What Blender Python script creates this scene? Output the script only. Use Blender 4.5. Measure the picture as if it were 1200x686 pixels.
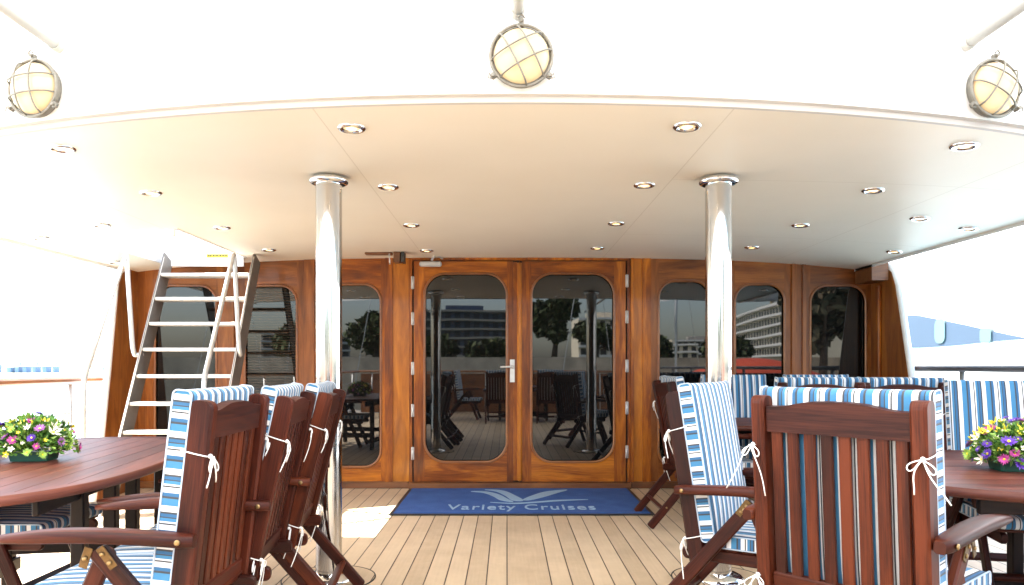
import bpy, bmesh, math, random
from mathutils import Vector, Matrix, noise
random.seed(7)
R = math.radians
for o in list(bpy.data.objects): bpy.data.objects.remove(o)
sc = bpy.context.scene
C = sc.collection

# ------------------------------------------------------------------ camera
F = 850.0; VX = 594.0; VY = 430.0; EYE = 1.09
cd = bpy.data.cameras.new('camera'); cam = bpy.data.objects.new('camera', cd); C.objects.link(cam)
cam.location = (0, 0, EYE); cam.rotation_euler = (R(90), 0, 0)
cd.sensor_width = 36; cd.lens = 36 * F / 1200
cd.shift_x = (600 - VX) / 1200; cd.shift_y = (VY - 343) / 1200
cd.clip_start = .05; cd.clip_end = 3000
sc.camera = cam

# ------------------------------------------------------------------ light
SUN = Vector((1.43, -.32, -2.05)).normalized()          # direction the light travels
to = -SUN
elev = math.asin(to.z); az = math.atan2(to.x, to.y)     # azimuth clockwise from +Y
w = bpy.data.worlds.new('World'); sc.world = w; w.use_nodes = True
nt = w.node_tree; bg = nt.nodes['Background']
sky = nt.nodes.new('ShaderNodeTexSky'); sky.sky_type = 'NISHITA'; sky.sun_disc = False
sky.sun_elevation = elev; sky.sun_rotation = az; sky.dust_density = 2.5; sky.air_density = 1.0
nt.links.new(sky.outputs[0], bg.inputs[0]); bg.inputs[1].default_value = .15
sd = bpy.data.lights.new('sun', 'SUN'); sd.energy = 4.5; sd.angle = R(.5); sd.color = (1, .95, .87)
so = bpy.data.objects.new('sun', sd); C.objects.link(so); so.rotation_euler = SUN.to_track_quat('-Z', 'Y').to_euler()
so.location = (-6, 3, 12)
sc.view_settings.view_transform = 'Standard'; sc.view_settings.look = 'None'
sc.view_settings.exposure = 2.82; sc.view_settings.gamma = 1; sc.view_settings.use_curve_mapping = False
sc.cycles.use_denoising = True
sc.cycles.max_bounces = 12; sc.cycles.diffuse_bounces = 7; sc.cycles.glossy_bounces = 5
sc.cycles.transmission_bounces = 6; sc.cycles.sample_clamp_indirect = 8
sc.cycles.caustics_reflective = False; sc.cycles.caustics_refractive = False

# ------------------------------------------------------------------ node helpers
def mat(name):
    m = bpy.data.materials.new(name); m.use_nodes = True
    return m, m.node_tree, m.node_tree.nodes['Principled BSDF']
def N(nt, typ, **kw):
    n = nt.nodes.new(typ)
    for k, v in kw.items(): setattr(n, k, v)
    return n
def setin(nt, sock, v):
    if isinstance(v, bpy.types.NodeSocket): nt.links.new(v, sock)
    else: sock.default_value = v
def math_(nt, op, a, b=0.0):
    n = N(nt, 'ShaderNodeMath', operation=op); setin(nt, n.inputs[0], a); setin(nt, n.inputs[1], b); return n.outputs[0]
def ramp(nt, fac, stops, interp='LINEAR'):
    n = N(nt, 'ShaderNodeValToRGB'); cr = n.color_ramp; cr.interpolation = interp
    while len(cr.elements) < len(stops): cr.elements.new(.5)
    for e, (p, c) in zip(cr.elements, stops):
        e.position = p; e.color = (*c, 1)
    nt.links.new(fac, n.inputs[0]); return n.outputs[0]
def mixc(nt, fac, a, b, mode='MIX'):
    n = N(nt, 'ShaderNodeMix', data_type='RGBA', blend_type=mode)
    setin(nt, n.inputs[0], fac)
    setin(nt, n.inputs[6], a if isinstance(a, bpy.types.NodeSocket) else (*a, 1))
    setin(nt, n.inputs[7], b if isinstance(b, bpy.types.NodeSocket) else (*b, 1))
    return n.outputs[2]
def noise_(nt, vec, scale, detail=4, rough=.55, dist=0):
    n = N(nt, 'ShaderNodeTexNoise'); setin(nt, n.inputs['Vector'], vec)
    n.inputs['Scale'].default_value = scale; n.inputs['Detail'].default_value = detail
    n.inputs['Roughness'].default_value = rough; n.inputs['Distortion'].default_value = dist
    return n.outputs[0]
def bump(nt, b, h, strength=.2, dist=.002):
    n = N(nt, 'ShaderNodeBump'); n.inputs['Strength'].default_value = strength; n.inputs['Distance'].default_value = dist
    nt.links.new(h, n.inputs['Height']); nt.links.new(n.outputs[0], b.inputs['Normal'])
def mapping(nt, vec, scale):
    n = N(nt, 'ShaderNodeMapping'); nt.links.new(vec, n.inputs[0]); n.inputs[3].default_value = scale; return n.outputs[0]
def coords(nt, kind='Object'): return N(nt, 'ShaderNodeTexCoord').outputs[kind]

def wood(name, dark, mid, light, rough=.3, coat=0., coat_rough=.1, figure=6, fine=1., spec=.5, tone=.25):
    m, nt, b = mat(name)
    uv = coords(nt, 'UV')
    v1 = mapping(nt, uv, (1.1, figure * 1.6, 1)); v2 = mapping(nt, uv, (7, 230, 1))
    big = noise_(nt, v1, 1.6, 5, .6, .8); fin = noise_(nt, v2, 1, 3, .6)
    v3 = mapping(nt, uv, (.8, 9, 1)); slow = noise_(nt, v3, 1, 2)
    s = math_(nt, 'ADD', math_(nt, 'MULTIPLY', big, .62), math_(nt, 'MULTIPLY', fin, .2 * fine))
    s = math_(nt, 'ADD', s, math_(nt, 'MULTIPLY', slow, .2))
    bar_ = noise_(nt, mapping(nt, uv, (.3, .8, 1)), 1.3, 1)
    s = math_(nt, 'ADD', s, math_(nt, 'MULTIPLY', math_(nt, 'SUBTRACT', bar_, .5), tone))
    col = ramp(nt, s, [(.33, dark), (.52, mid), (.70, light)])
    nt.links.new(col, b.inputs['Base Color'])
    r = math_(nt, 'ADD', math_(nt, 'MULTIPLY', fin, .15), rough - .07)
    nt.links.new(r, b.inputs['Roughness'])
    b.inputs['Coat Weight'].default_value = coat; b.inputs['Coat Roughness'].default_value = coat_rough
    b.inputs['Specular IOR Level'].default_value = spec
    bump(nt, b, fin, .25, .0008)
    return m
def plain(name, col, rough=.5, metal=0., var=.06, scale=9, coat=0., bumpy=0.):
    m, nt, b = mat(name)
    n = noise_(nt, coords(nt), scale, 4)
    lo = tuple(c * (1 - var) for c in col); hi = tuple(min(1, c * (1 + var)) for c in col)
    nt.links.new(ramp(nt, n, [(.3, lo), (.7, hi)]), b.inputs['Base Color'])
    nt.links.new(math_(nt, 'ADD', math_(nt, 'MULTIPLY', n, .12), rough - .06), b.inputs['Roughness'])
    b.inputs['Metallic'].default_value = metal; b.inputs['Coat Weight'].default_value = coat
    if bumpy: bump(nt, b, noise_(nt, coords(nt), scale * 12, 3), bumpy, .002)
    return m
def emit(name, col, strength, base=(.8, .8, .8), rough=.3):
    m, nt, b = mat(name)
    b.inputs['Base Color'].default_value = (*base, 1); b.inputs['Roughness'].default_value = rough
    b.inputs['Emission Color'].default_value = (*col, 1); b.inputs['Emission Strength'].default_value = strength
    return m

M = {}
M['varnish'] = wood('varnished_wood', (.040, .008, .0015), (.24, .056, .004), (.56, .175, .011), .38, .2, .08, 5, 1.4, .3, .35)
M['varnish_side'] = wood('varnished_side_wood', (.085, .022, .004), (.24, .072, .012), (.40, .14, .026), .38, .22, .1, 5, 1., .35)
M['varnish_gold'] = wood('golden_wood', (.22, .06, .005), (.46, .145, .010), (.68, .26, .022), .36, .22, .06, 4, 1., .35)
M['bead'] = wood('bead_wood', (.14, .040, .010), (.27, .09, .02), (.38, .15, .04), .34, .4, .1, 2)
M['sill'] = wood('sill_wood', (.06, .02, .008), (.17, .06, .018), (.30, .12, .035), .4, .3, .2, 3)
M['chair'] = wood('mahogany_wood', (.006, .001, .0006), (.027, .0042, .0018), (.075, .014, .0055), .44, 0, .25, 8, 1.7, .2, .5)
M['chair2'] = wood('red_mahogany_wood', (.007, .0012, .0006), (.036, .0060, .0021), (.105, .021, .0065), .44, 0, .25, 7, 1.7, .2, .6)
M['rail_top'] = wood('dark_top_rail_wood', (.005, .0015, .0012), (.022, .005, .0035), (.060, .015, .009), .5, 0, .3, 9, 2.0, .2, .3)
M['cap'] = wood('rail_cap_wood', (.18, .07, .03), (.34, .15, .07), (.45, .22, .11), .35, .4, .2, 3)
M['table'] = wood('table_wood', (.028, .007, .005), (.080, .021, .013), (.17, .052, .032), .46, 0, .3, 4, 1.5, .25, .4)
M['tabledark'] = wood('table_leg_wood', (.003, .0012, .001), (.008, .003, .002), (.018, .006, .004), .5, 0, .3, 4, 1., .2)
M['steel'] = plain('polished_steel', (.60, .59, .575), .09, 1, .03, 5)
M['chrome'] = plain('chrome', (.86, .86, .86), .07, 1, .02)
M['alu'] = plain('aluminium', (.62, .62, .61), .38, .55, .08, 20)
M['ladder'] = plain('ladder_metal', (.17, .155, .14), .45, .3, .12, 14)
M['tread'] = plain('ladder_tread', (.66, .63, .58), .55, .1, .12, 30, bumpy=.2)
M['brass'] = plain('aged_brass', (.13, .075, .028), .45, .8, .2, 60)
M['bolt'] = plain('dull_brass_bolt', (.30, .20, .09), .4, .9, .2, 60)
M['pewter'] = plain('pewter', (.20, .19, .165), .5, .4, .15, 40)
M['white'] = plain('white_paint', (.82, .82, .81), .35, 0, .02, 3, coat=.3)
M['whitetrim'] = plain('white_trim', (.74, .73, .72), .4, 0, .03, 3)
M['pole'] = plain('grey_pole_enamel', (.46, .46, .44), .45, 0, .08, 8)
M['piping'] = plain('blue_grey_piping', (.40, .47, .56), .8, 0, .05, 80)
M['lip'] = plain('lip_painted_shade', (.56, .53, .51), .6, 0, .04, 3)  # shade under the fascia lip, put in as a grey base colour
M['cord'] = plain('cotton_cord', (.82, .81, .78), .8, 0, .06, 200)
M['closer'] = plain('grey_enamel', (.55, .55, .55), .35, .2, .05)
M['black'] = plain('black_rubber', (.02, .02, .02), .5, 0, .2)
M['darkgap'] = plain('dark_gap', (.012, .009, .007), .6)
M['hull'] = plain('hull_white', (.80, .80, .80), .35, 0, .02, .5)
M['yellow'] = plain('yellow_sticker', (.75, .62, .05), .5, 0, .05)

def ceiling_mat():
    m, nt, b = mat('ceiling_panel_paint')
    n = noise_(nt, coords(nt), 1.3, 3)
    col = ramp(nt, n, [(.3, (.79, .715, .605)), (.7, (.83, .755, .65))])
    p = N(nt, 'ShaderNodeSeparateXYZ'); nt.links.new(coords(nt), p.inputs[0])
    g = None
    for sx in (-2.33, -.735, .86, 2.36):
        d = math_(nt, 'ABSOLUTE', math_(nt, 'SUBTRACT', p.outputs[0], sx)); l = math_(nt, 'LESS_THAN', d, .0028)
        g = l if g is None else math_(nt, 'MAXIMUM', g, l)
    for sy in (3.78, 5.35):
        l = math_(nt, 'LESS_THAN', math_(nt, 'ABSOLUTE', math_(nt, 'SUBTRACT', p.outputs[1], sy)), .0028)
        ax = math_(nt, 'GREATER_THAN', p.outputs[0], .86)
        g = math_(nt, 'MAXIMUM', g, math_(nt, 'MULTIPLY', l, ax))
    nt.links.new(mixc(nt, g, col, (.68, .60, .49)), b.inputs['Base Color'])
    b.inputs['Roughness'].default_value = .45
    b.inputs['Specular IOR Level'].default_value = .35
    inv = math_(nt, 'SUBTRACT', 1.0, g); bump(nt, b, inv, .4, .002)
    return m
M['ceiling'] = ceiling_mat()

def deck_mat():
    m, nt, b = mat('deck_planks')
    co = coords(nt); p = N(nt, 'ShaderNodeSeparateXYZ'); nt.links.new(co, p.inputs[0])
    a = math_(nt, 'SUBTRACT', math_(nt, 'ABSOLUTE', math_(nt, 'SUBTRACT', p.outputs[0], .113)), .112)
    q = math_(nt, 'DIVIDE', a, .105)
    fr = math_(nt, 'FRACT', math_(nt, 'ADD', q, .5)); d = math_(nt, 'ABSOLUTE', math_(nt, 'SUBTRACT', fr, .5))
    seam = math_(nt, 'MULTIPLY', math_(nt, 'LESS_THAN', d, .030), math_(nt, 'GREATER_THAN', a, -.02))
    cross = math_(nt, 'LESS_THAN', math_(nt, 'ABSOLUTE', math_(nt, 'SUBTRACT', p.outputs[1], 6.13)), .002)
    idx = math_(nt, 'FLOOR', q); wn = N(nt, 'ShaderNodeTexWhiteNoise', noise_dimensions='1D'); nt.links.new(idx, wn.inputs['W'])
    n1 = noise_(nt, co, 3, 5, .65); n2 = noise_(nt, mapping(nt, co, (60, 3, 1)), 1, 3)
    s = math_(nt, 'ADD', math_(nt, 'MULTIPLY', n1, .5), math_(nt, 'MULTIPLY', n2, .25))
    s = math_(nt, 'ADD', s, math_(nt, 'MULTIPLY', wn.outputs[0], .22))
    st_ = noise_(nt, co, .9, 6, .7, 1.5)
    s = math_(nt, 'ADD', s, math_(nt, 'MULTIPLY', math_(nt, 'SUBTRACT', st_, .5), .35))
    col = ramp(nt, s, [(.28, (.48, .36, .235)), (.52, (.61, .47, .315)), (.75, (.70, .55, .38))])
    col = mixc(nt, math_(nt, 'MULTIPLY', cross, .5), col, (.2, .13, .08))
    nt.links.new(mixc(nt, seam, col, (.07, .05, .038)), b.inputs['Base Color'])
    b.inputs['Roughness'].default_value = .55
    bump(nt, b, math_(nt, 'SUBTRACT', 1.0, seam), .5, .0015)
    return m
M['deck'] = deck_mat()

def stripe_mat():
    m, nt, b = mat('striped_canvas')
    uv = coords(nt, 'UV'); p = N(nt, 'ShaderNodeSeparateXYZ'); nt.links.new(uv, p.inputs[0])
    fr = math_(nt, 'FRACT', math_(nt, 'DIVIDE', math_(nt, 'ADD', p.outputs[0], 5.0), .104))
    W_ = (.70, .70, .70); B = (.042, .19, .36); D = (.024, .115, .25); K = (.045, .048, .055)
    col = ramp(nt, fr, [(0, W_), (.15, B), (.34, K), (.40, D), (.50, W_), (.64, K), (.68, W_), (.73, B), (.82, K), (.85, D), (.93, K), (.985, W_)], 'CONSTANT')
    wv = noise_(nt, mapping(nt, uv, (900, 900, 1)), 1, 2)
    soft = noise_(nt, uv, 14, 3)
    col = mixc(nt, .12, col, ramp(nt, soft, [(.3, (.3, .3, .3)), (.7, (1, 1, 1))]), 'MULTIPLY')
    nt.links.new(col, b.inputs['Base Color']); b.inputs['Roughness'].default_value = .85
    b.inputs['Sheen Weight'].default_value = .15
    bump(nt, b, math_(nt, 'ADD', math_(nt, 'MULTIPLY', wv, .3), soft), .55, .006)
    return m
M['stripe'] = stripe_mat()

def glass_mat(name, base, spec=1.0):
    m, nt, b = mat(name)
    b.inputs['Base Color'].default_value = (*base, 1); b.inputs['Roughness'].default_value = .015
    b.inputs['IOR'].default_value = 1.60; b.inputs['Specular IOR Level'].default_value = .5
    n = noise_(nt, coords(nt), 2.2, 1); bump(nt, b, n, .035, .01)
    return m
M['glass'] = glass_mat('dark_tinted_glass', (.006, .006, .006))
def blind_mat():
    m = M['glass'].copy(); m.name = 'glass_over_blinds'; nt = m.node_tree; b = nt.nodes['Principled BSDF']
    p = N(nt, 'ShaderNodeSeparateXYZ'); nt.links.new(coords(nt), p.inputs[0])
    fr = math_(nt, 'FRACT', math_(nt, 'MULTIPLY', p.outputs[2], 42.0))
    nt.links.new(ramp(nt, fr, [(0, (.006, .005, .004)), (.62, (.03, .02, .014))], 'CONSTANT'), b.inputs['Base Color'])
    return m
M['blind'] = blind_mat()

def carpet():
    m, nt, b = mat('blue_carpet'); co = coords(nt)
    n = noise_(nt, co, 420, 2); n2 = noise_(nt, co, 7, 4)
    s = math_(nt, 'ADD', math_(nt, 'MULTIPLY', n, .7), math_(nt, 'MULTIPLY', n2, .4))
    nt.links.new(ramp(nt, s, [(.35, (.020, .066, .24)), (.75, (.050, .14, .42))]), b.inputs['Base Color'])
    b.inputs['Roughness'].default_value = .95; bump(nt, b, n, .8, .004); return m
M['carpet'] = carpet()
M['carpetlogo'] = plain('pale_blue_pile', (.30, .45, .62), .95, 0, .2, 300, bumpy=.5)

# ------------------------------------------------------------------ mesh builder
class MB:
    def __init__(s): s.v = []; s.f = []; s.uv = []; s.mi = []; s.sm = []
    def poly(s, pts, uvs=None, mi=0, smooth=False):
        b = len(s.v); s.v += [tuple(p) for p in pts]; s.f.append(list(range(b, b + len(pts))))
        s.uv.append(uvs or [(p[0], p[1]) for p in pts]); s.mi.append(mi); s.sm.append(smooth)
    def mesh(s, verts, faces, uvf=None, mi=0, smooth=False):
        b = len(s.v); s.v += [tuple(p) for p in verts]
        for f in faces:
            s.f.append([b + i for i in f]); s.mi.append(mi); s.sm.append(smooth)
            s.uv.append([uvf(verts[i]) if uvf else (verts[i][0], verts[i][1]) for i in f])
    # rounded bar from p0 to p1; wdt along side axis, dep along the other; chamfered section, rounded ends
    def bar(s, p0, p1, wdt, dep, side=(0, 1, 0), ch=.006, mi=0, endr=0., taper=1.):
        p0, p1 = Vector(p0), Vector(p1); ax = (p1 - p0); L = ax.length; ax.normalize()
        sd = Vector(side); sd = (sd - ax * sd.dot(ax)).normalized(); ot = ax.cross(sd)
        ch = min(ch, wdt * .3, dep * .3)
        def sec(kw, kd, c):
            hw, hd = wdt * kw / 2, dep * kd / 2
            return [(hw - c, hd), (-hw + c, hd), (-hw, hd - c), (-hw, -hd + c), (-hw + c, -hd), (hw - c, -hd), (hw, -hd + c), (hw, hd - c)]
        st = []
        if endr > 0:
            for fr_ in (0, .04, .14, .32, .6, 1.0): st.append((endr * fr_, max(.35, math.sqrt(max(0, 1 - (1 - fr_) ** 2)) * .65 + .35)))
            stn = st + [(L - t, k) for t, k in reversed(st)]
        else:
            stn = [(0, 1 - 2 * ch / dep), (ch, 1), (L - ch, 1), (L, 1 - 2 * ch / dep)]
        off = (random.random() * 30, random.random() * 30)
        per = [0]; 
        ref = sec(1, 1, ch)
        for i in range(8):
            a, b_ = ref[i], ref[(i + 1) % 8]; per.append(per[-1] + math.hypot(a[0] - b_[0], a[1] - b_[1]))
        base = len(s.v)
        for t, k in stn:
            kk = 1 + (taper - 1) * t / L
            kw = (1 - 2 * ch / wdt if (endr == 0 and (t < 1e-6 or t > L - 1e-6)) else 1) * kk
            for (a, b_) in sec(kw, k * kk, ch * .98): s.v.append(tuple(p0 + ax * t + sd * a + ot * b_))
        m = len(stn)
        for i in range(m - 1):
            for j in range(8):
                k2 = (j + 1) % 8
                s.f.append([base + i * 8 + j, base + i * 8 + k2, base + (i + 1) * 8 + k2, base + (i + 1) * 8 + j][::-1])
                t0, t1 = stn[i][0], stn[i + 1][0]
                s.uv.append([(off[0] + t0, off[1] + per[j]), (off[0] + t0, off[1] + per[j + 1]), (off[0] + t1, off[1] + per[j + 1]), (off[0] + t1, off[1] + per[j])][::-1])
                s.mi.append(mi); s.sm.append(False)
        for e, rev in ((0, False), (m - 1, True)):
            ids = [base + e * 8 + j for j in range(8)]
            if rev: ids = ids[::-1]
            s.f.append(ids); s.uv.append([(off[0], off[1] + .01 * j) for j in range(8)]); s.mi.append(mi); s.sm.append(False)
    def box(s, x0, x1, y0, y1, z0, z1, ch=0., mi=0, grain='x'):
        ox, oy = random.random() * 30, random.random() * 30
        if ch > 0:
            if grain == 'x': s.bar((x0, (y0 + y1) / 2, (z0 + z1) / 2), (x1, (y0 + y1) / 2, (z0 + z1) / 2), y1 - y0, z1 - z0, (0, 1, 0), ch, mi)
            elif grain == 'y': s.bar(((x0 + x1) / 2, y0, (z0 + z1) / 2), ((x0 + x1) / 2, y1, (z0 + z1) / 2), x1 - x0, z1 - z0, (1, 0, 0), ch, mi)
            else: s.bar(((x0 + x1) / 2, (y0 + y1) / 2, z0), ((x0 + x1) / 2, (y0 + y1) / 2, z1), x1 - x0, y1 - y0, (1, 0, 0), ch, mi)
            return
        V = [(x, y, z) for x in (x0, x1) for y in (y0, y1) for z in (z0, z1)]
        Fs = [(0, 1, 3, 2), (4, 6, 7, 5), (0, 4, 5, 1), (2, 3, 7, 6), (0, 2, 6, 4), (1, 5, 7, 3)]
        def uvf(p):
            if grain == 'x': return (p[0] + ox, p[1] + p[2] + oy)
            if grain == 'y': return (p[1] + ox, p[0] + p[2] + oy)
            return (p[2] + ox, p[0] + p[1] + oy)
        s.mesh(V, Fs, uvf, mi)
    def tube(s, pts, r, n=8, closed=False, mi=0, smooth=True, radii=None):
        P = [Vector(p) for p in pts]; m = len(P); base = len(s.v)
        prev = None; acc = 0; us = []
        for i in range(m):
            if closed: t = P[(i + 1) % m] - P[i - 1]
            else: t = P[min(i + 1, m - 1)] - P[max(i - 1, 0)]
            if t.length < 1e-9: t = Vector((0, 0, 1))
            t.normalize()
            if prev is None:
                a = Vector((0, 0, 1)) if abs(t.z) < .9 else Vector((1, 0, 0)); u = t.cross(a).normalized()
            else:
                u = (prev - t * prev.dot(t))
                u = u.normalized() if u.length > 1e-6 else t.orthogonal().normalized()
            prev = u; v = t.cross(u); rr = radii[i] if radii else r
            if i: acc += (P[i] - P[i - 1]).length
            us.append(acc)
            for j in range(n):
                an = 2 * math.pi * j / n; s.v.append(tuple(P[i] + u * (math.cos(an) * rr) + v * (math.sin(an) * rr)))
        rng = range(m) if closed else range(m - 1)
        for i in rng:
            i2 = (i + 1) % m
            for j in range(n):
                k = (j + 1) % n
                s.f.append([base + i * n + j, base + i * n + k, base + i2 * n + k, base + i2 * n + j])
                s.uv.append([(us[i], j * .01), (us[i], j * .01 + .01), (us[i2], j * .01 + .01), (us[i2], j * .01)]); s.mi.append(mi); s.sm.append(smooth)
        if not closed:
            for e, rev in ((0, True), (m - 1, False)):
                ids = [base + e * n + j for j in range(n)]
                if rev: ids = ids[::-1]
                s.f.append(ids); s.uv.append([(0, 0)] * n); s.mi.append(mi); s.sm.append(False)
    def lathe(s, prof, c=(0, 0, 0), n=32, mi=0, axis='z', smooth=True, cap=True):
        base = len(s.v); cx, cy, cz = c
        for r_, h in prof:
            for j in range(n):
                a = 2 * math.pi * j / n; x, y = r_ * math.cos(a), r_ * math.sin(a)
                if axis == 'z': s.v.append((cx + x, cy + y, cz + h))
                elif axis == 'y': s.v.append((cx + x, cy + h, cz - y))
                else: s.v.append((cx + h, cy + x, cz + y))
        for i in range(len(prof) - 1):
            for j in range(n):
                k = (j + 1) % n
                s.f.append([base + i * n + j, base + i * n + k, base + (i + 1) * n + k, base + (i + 1) * n + j])
                s.uv.append([(j / n, prof[i][1])] * 4); s.mi.append(mi); s.sm.append(smooth)
        if cap:
            for e, rev in ((0, True), (len(prof) - 1, False)):
                if prof[e][0] < 1e-4: continue
                ids = [base + e * n + j for j in range(n)]
                if rev: ids = ids[::-1]
                s.f.append(ids); s.uv.append([(0, 0)] * n); s.mi.append(mi); s.sm.append(False)
    # prism: 2-D outline (list of (a,b)), mapped by fn(a,b,t) between t0 and t1
    def prism(s, outline, fn, t0, t1, mi=0, uvf=None):
        n = len(outline); uvf = uvf or (lambda p: (p[0], p[1]))
        ox, oy = random.random() * 30, random.random() * 30
        A = [fn(a, b, t0) for a, b in outline]; B = [fn(a, b, t1) for a, b in outline]
        u = [(uvf(p)[0] + ox, uvf(p)[1] + oy) for p in outline]
        s.poly(A, u, mi); s.poly(B[::-1], u[::-1], mi)
        for i in range(n):
            j = (i + 1) % n
            s.poly([A[j], A[i], B[i], B[j]], [u[j], u[i], (u[i][0], u[i][1] + .02), (u[j][0], u[j][1] + .02)], mi)
    def build(s, name, mats, parent=None, fix=True):
        me = bpy.data.meshes.new(name); me.from_pydata(s.v, [], s.f)
        if not isinstance(mats, (list, tuple)): mats = [mats]
        for m in mats: me.materials.append(m)
        uvl = me.uv_layers.new(name='UVMap'); k = 0
        for pi, p in enumerate(me.polygons):
            p.material_index = s.mi[pi]; p.use_smooth = s.sm[pi]
            for q in range(len(p.vertices)): uvl.data[p.loop_start + q].uv = s.uv[pi][q]
        if fix:
            bm = bmesh.new(); bm.from_mesh(me); bmesh.ops.remove_doubles(bm, verts=bm.verts, dist=1e-5)
            bmesh.ops.recalc_face_normals(bm, faces=bm.faces); bm.to_mesh(me); bm.free()
        o = bpy.data.objects.new(name, me); C.objects.link(o)
        if parent: o.parent = parent
        return o
def tag(o, label=None, cat=None, group=None, kind=None):
    if label: o['label'] = label
    if cat: o['category'] = cat
    if group: o['group'] = group
    if kind: o['kind'] = kind
    return o
def empty(name, loc=(0, 0, 0), rz=0, label=None, cat=None, group=None):
    o = bpy.data.objects.new(name, None); C.objects.link(o); o.empty_display_size = .1
    o.location = loc; o.rotation_euler = (0, 0, rz); return tag(o, label, cat, group)
def copy_tree(o, parent=None):
    c = o.copy(); C.objects.link(c); c.parent = parent
    for ch in o.children: copy_tree(ch, c)
    return c
def arc(cx, cy, r, a0, a1, n=10):
    return [(cx + r * math.cos(R(a0 + (a1 - a0) * i / n)), cy + r * math.sin(R(a0 + (a1 - a0) * i / n))) for i in range(n + 1)]
def rrect(x0, x1, z0, z1, r, n=10):
    return (arc(x1 - r, z1 - r, r, 0, 90, n) + arc(x0 + r, z1 - r, r, 90, 180, n) + arc(x0 + r, z0 + r, r, 180, 270, n) + arc(x1 - r, z0 + r, r, 270, 360, n))
def ceil_z(x): return EYE + .98 - .004 * x * x - .0007 * x ** 4
def on_wall(px): return (px - VX) / 130.0

WY = 6.54                      # aft bulkhead of the cabin
XL, XR = -3.34, 3.12           # outer edges of the ceiling
def edge_y(x): return 2.69 + .064 * (x - .05) ** 2   # curved aft edge of the upper deck

# ================================================================== SETTING
# water
mw, nt, b = mat('sea_water'); b.inputs['Base Color'].default_value = (.16, .26, .30, 1); b.inputs['Roughness'].default_value = .18
bump(nt, b, noise_(nt, coords(nt), 1.2, 5, .6), .5, .15)
q = MB(); q.poly([(-1500, -1500, -2.3), (1500, -1500, -2.3), (1500, 1500, -2.3), (-1500, 1500, -2.3)])
tag(q.build('water', mw), kind='structure')
# deck
q = MB(); q.poly([(-3.72, -4.2, 0), (3.62, -4.2, 0), (3.62, 6.62, 0), (-3.72, 6.62, 0)]); dk = q.build('deck', M['deck']); tag(dk, kind='structure')
q = MB(); q.box(-3.74, 3.64, -4.22, 14, -2.9, -.006); q.box(-3.78, -3.722, -4.22, 6.7, -.006, .06); q.box(3.622, 3.68, -4.22, 6.7, -.006, .06); q.box(-3.78, 3.68, -4.28, -4.222, -.006, .06)
o = q.build('yacht_hull', M['hull']); tag(o, 'white hull of the yacht under the planked deck', 'yacht hull')

# ceiling with the ladder hatch
HX0, HX1, HY0, HY1 = -2.95, -2.26, 4.95, 6.22
q = MB(); Z2 = .05
xs = sorted(set([round(XL + (XR - XL) * i / 44, 4) for i in range(45)] + [HX0, HX1]))
for i in range(len(xs) - 1):
    a, c = xs[i], xs[i + 1]; mid = (a + c) / 2
    ys = [None, 4.0, HY0, HY1, WY + .1]
    for j in range(4):
        if j == 2 and HX0 < mid < HX1: continue
        ya, yc = (edge_y(a), edge_y(c)) if j == 0 else (ys[j], ys[j])
        P = [(a, ya, ceil_z(a)), (c, yc, ceil_z(c)), (c, ys[j + 1], ceil_z(c)), (a, ys[j + 1], ceil_z(a))]
        q.poly(P)
ce = q.build('ceiling', M['ceiling']); tag(ce, kind='structure')
for p in ce.data.polygons: p.use_smooth = True

# upper deck edge: soffit lip, tall curved white fascia, slab on top
up = empty('upper_deck_edge', (0, edge_y(0), 0), 0, 'curved glossy white fascia of the upper deck overhanging the cream ceiling', 'deck fascia')
def ubuild(q, name, m, par=up):
    o = q.build(name, m); o.parent = par; o.matrix_parent_inverse = Matrix.Translation((0, -edge_y(0), 0)); return o
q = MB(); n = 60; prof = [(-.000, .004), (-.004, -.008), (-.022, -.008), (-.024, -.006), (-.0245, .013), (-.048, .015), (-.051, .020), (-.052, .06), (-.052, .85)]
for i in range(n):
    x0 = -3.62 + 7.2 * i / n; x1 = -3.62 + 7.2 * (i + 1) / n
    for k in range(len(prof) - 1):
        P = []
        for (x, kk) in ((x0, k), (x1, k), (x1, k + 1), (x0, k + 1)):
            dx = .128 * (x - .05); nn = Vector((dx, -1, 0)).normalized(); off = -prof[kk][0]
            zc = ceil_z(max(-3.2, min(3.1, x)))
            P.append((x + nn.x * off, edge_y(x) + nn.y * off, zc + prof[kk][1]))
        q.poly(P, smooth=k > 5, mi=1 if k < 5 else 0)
    # fascia return at top + slab top
    q.poly([(x0, edge_y(x0) - .052, ceil_z(0) + .85), (x1, edge_y(x1) - .052, ceil_z(0) + .85), (x1, edge_y(x1) + .1, ceil_z(0) + .85), (x0, edge_y(x0) + .1, ceil_z(0) + .85)])
    q.poly([(x0, edge_y(x0) + .1, ceil_z(0) + .85), (x1, edge_y(x1) + .1, ceil_z(0) + .85), (x1, edge_y(x1) + .1, 2.29), (x0, edge_y(x0) + .1, 2.29)])
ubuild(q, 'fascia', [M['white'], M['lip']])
q = MB()
def slab(x0, x1, y0, y1, ysf=None):
    n = 12
    for i in range(n):
        a = x0 + (x1 - x0) * i / n; c = x0 + (x1 - x0) * (i + 1) / n
        ya, yc = (ysf(a), ysf(c)) if ysf else (y0, y0)
        q.poly([(a, ya, 2.28), (c, yc, 2.28), (c, y1, 2.28), (a, y1, 2.28)])
slab(-3.6, 3.56, 0, HY0 - .02, edge_y); slab(-3.6, HX0 - .02, HY0 - .02, WY + 3); slab(HX1 + .02, 3.56, HY0 - .02, WY + 3); slab(HX0 - .02, HX1 + .02, HY1 + .02, WY + 3)
ubuild(q, 'upper_deck_slab', M['white'])
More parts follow.
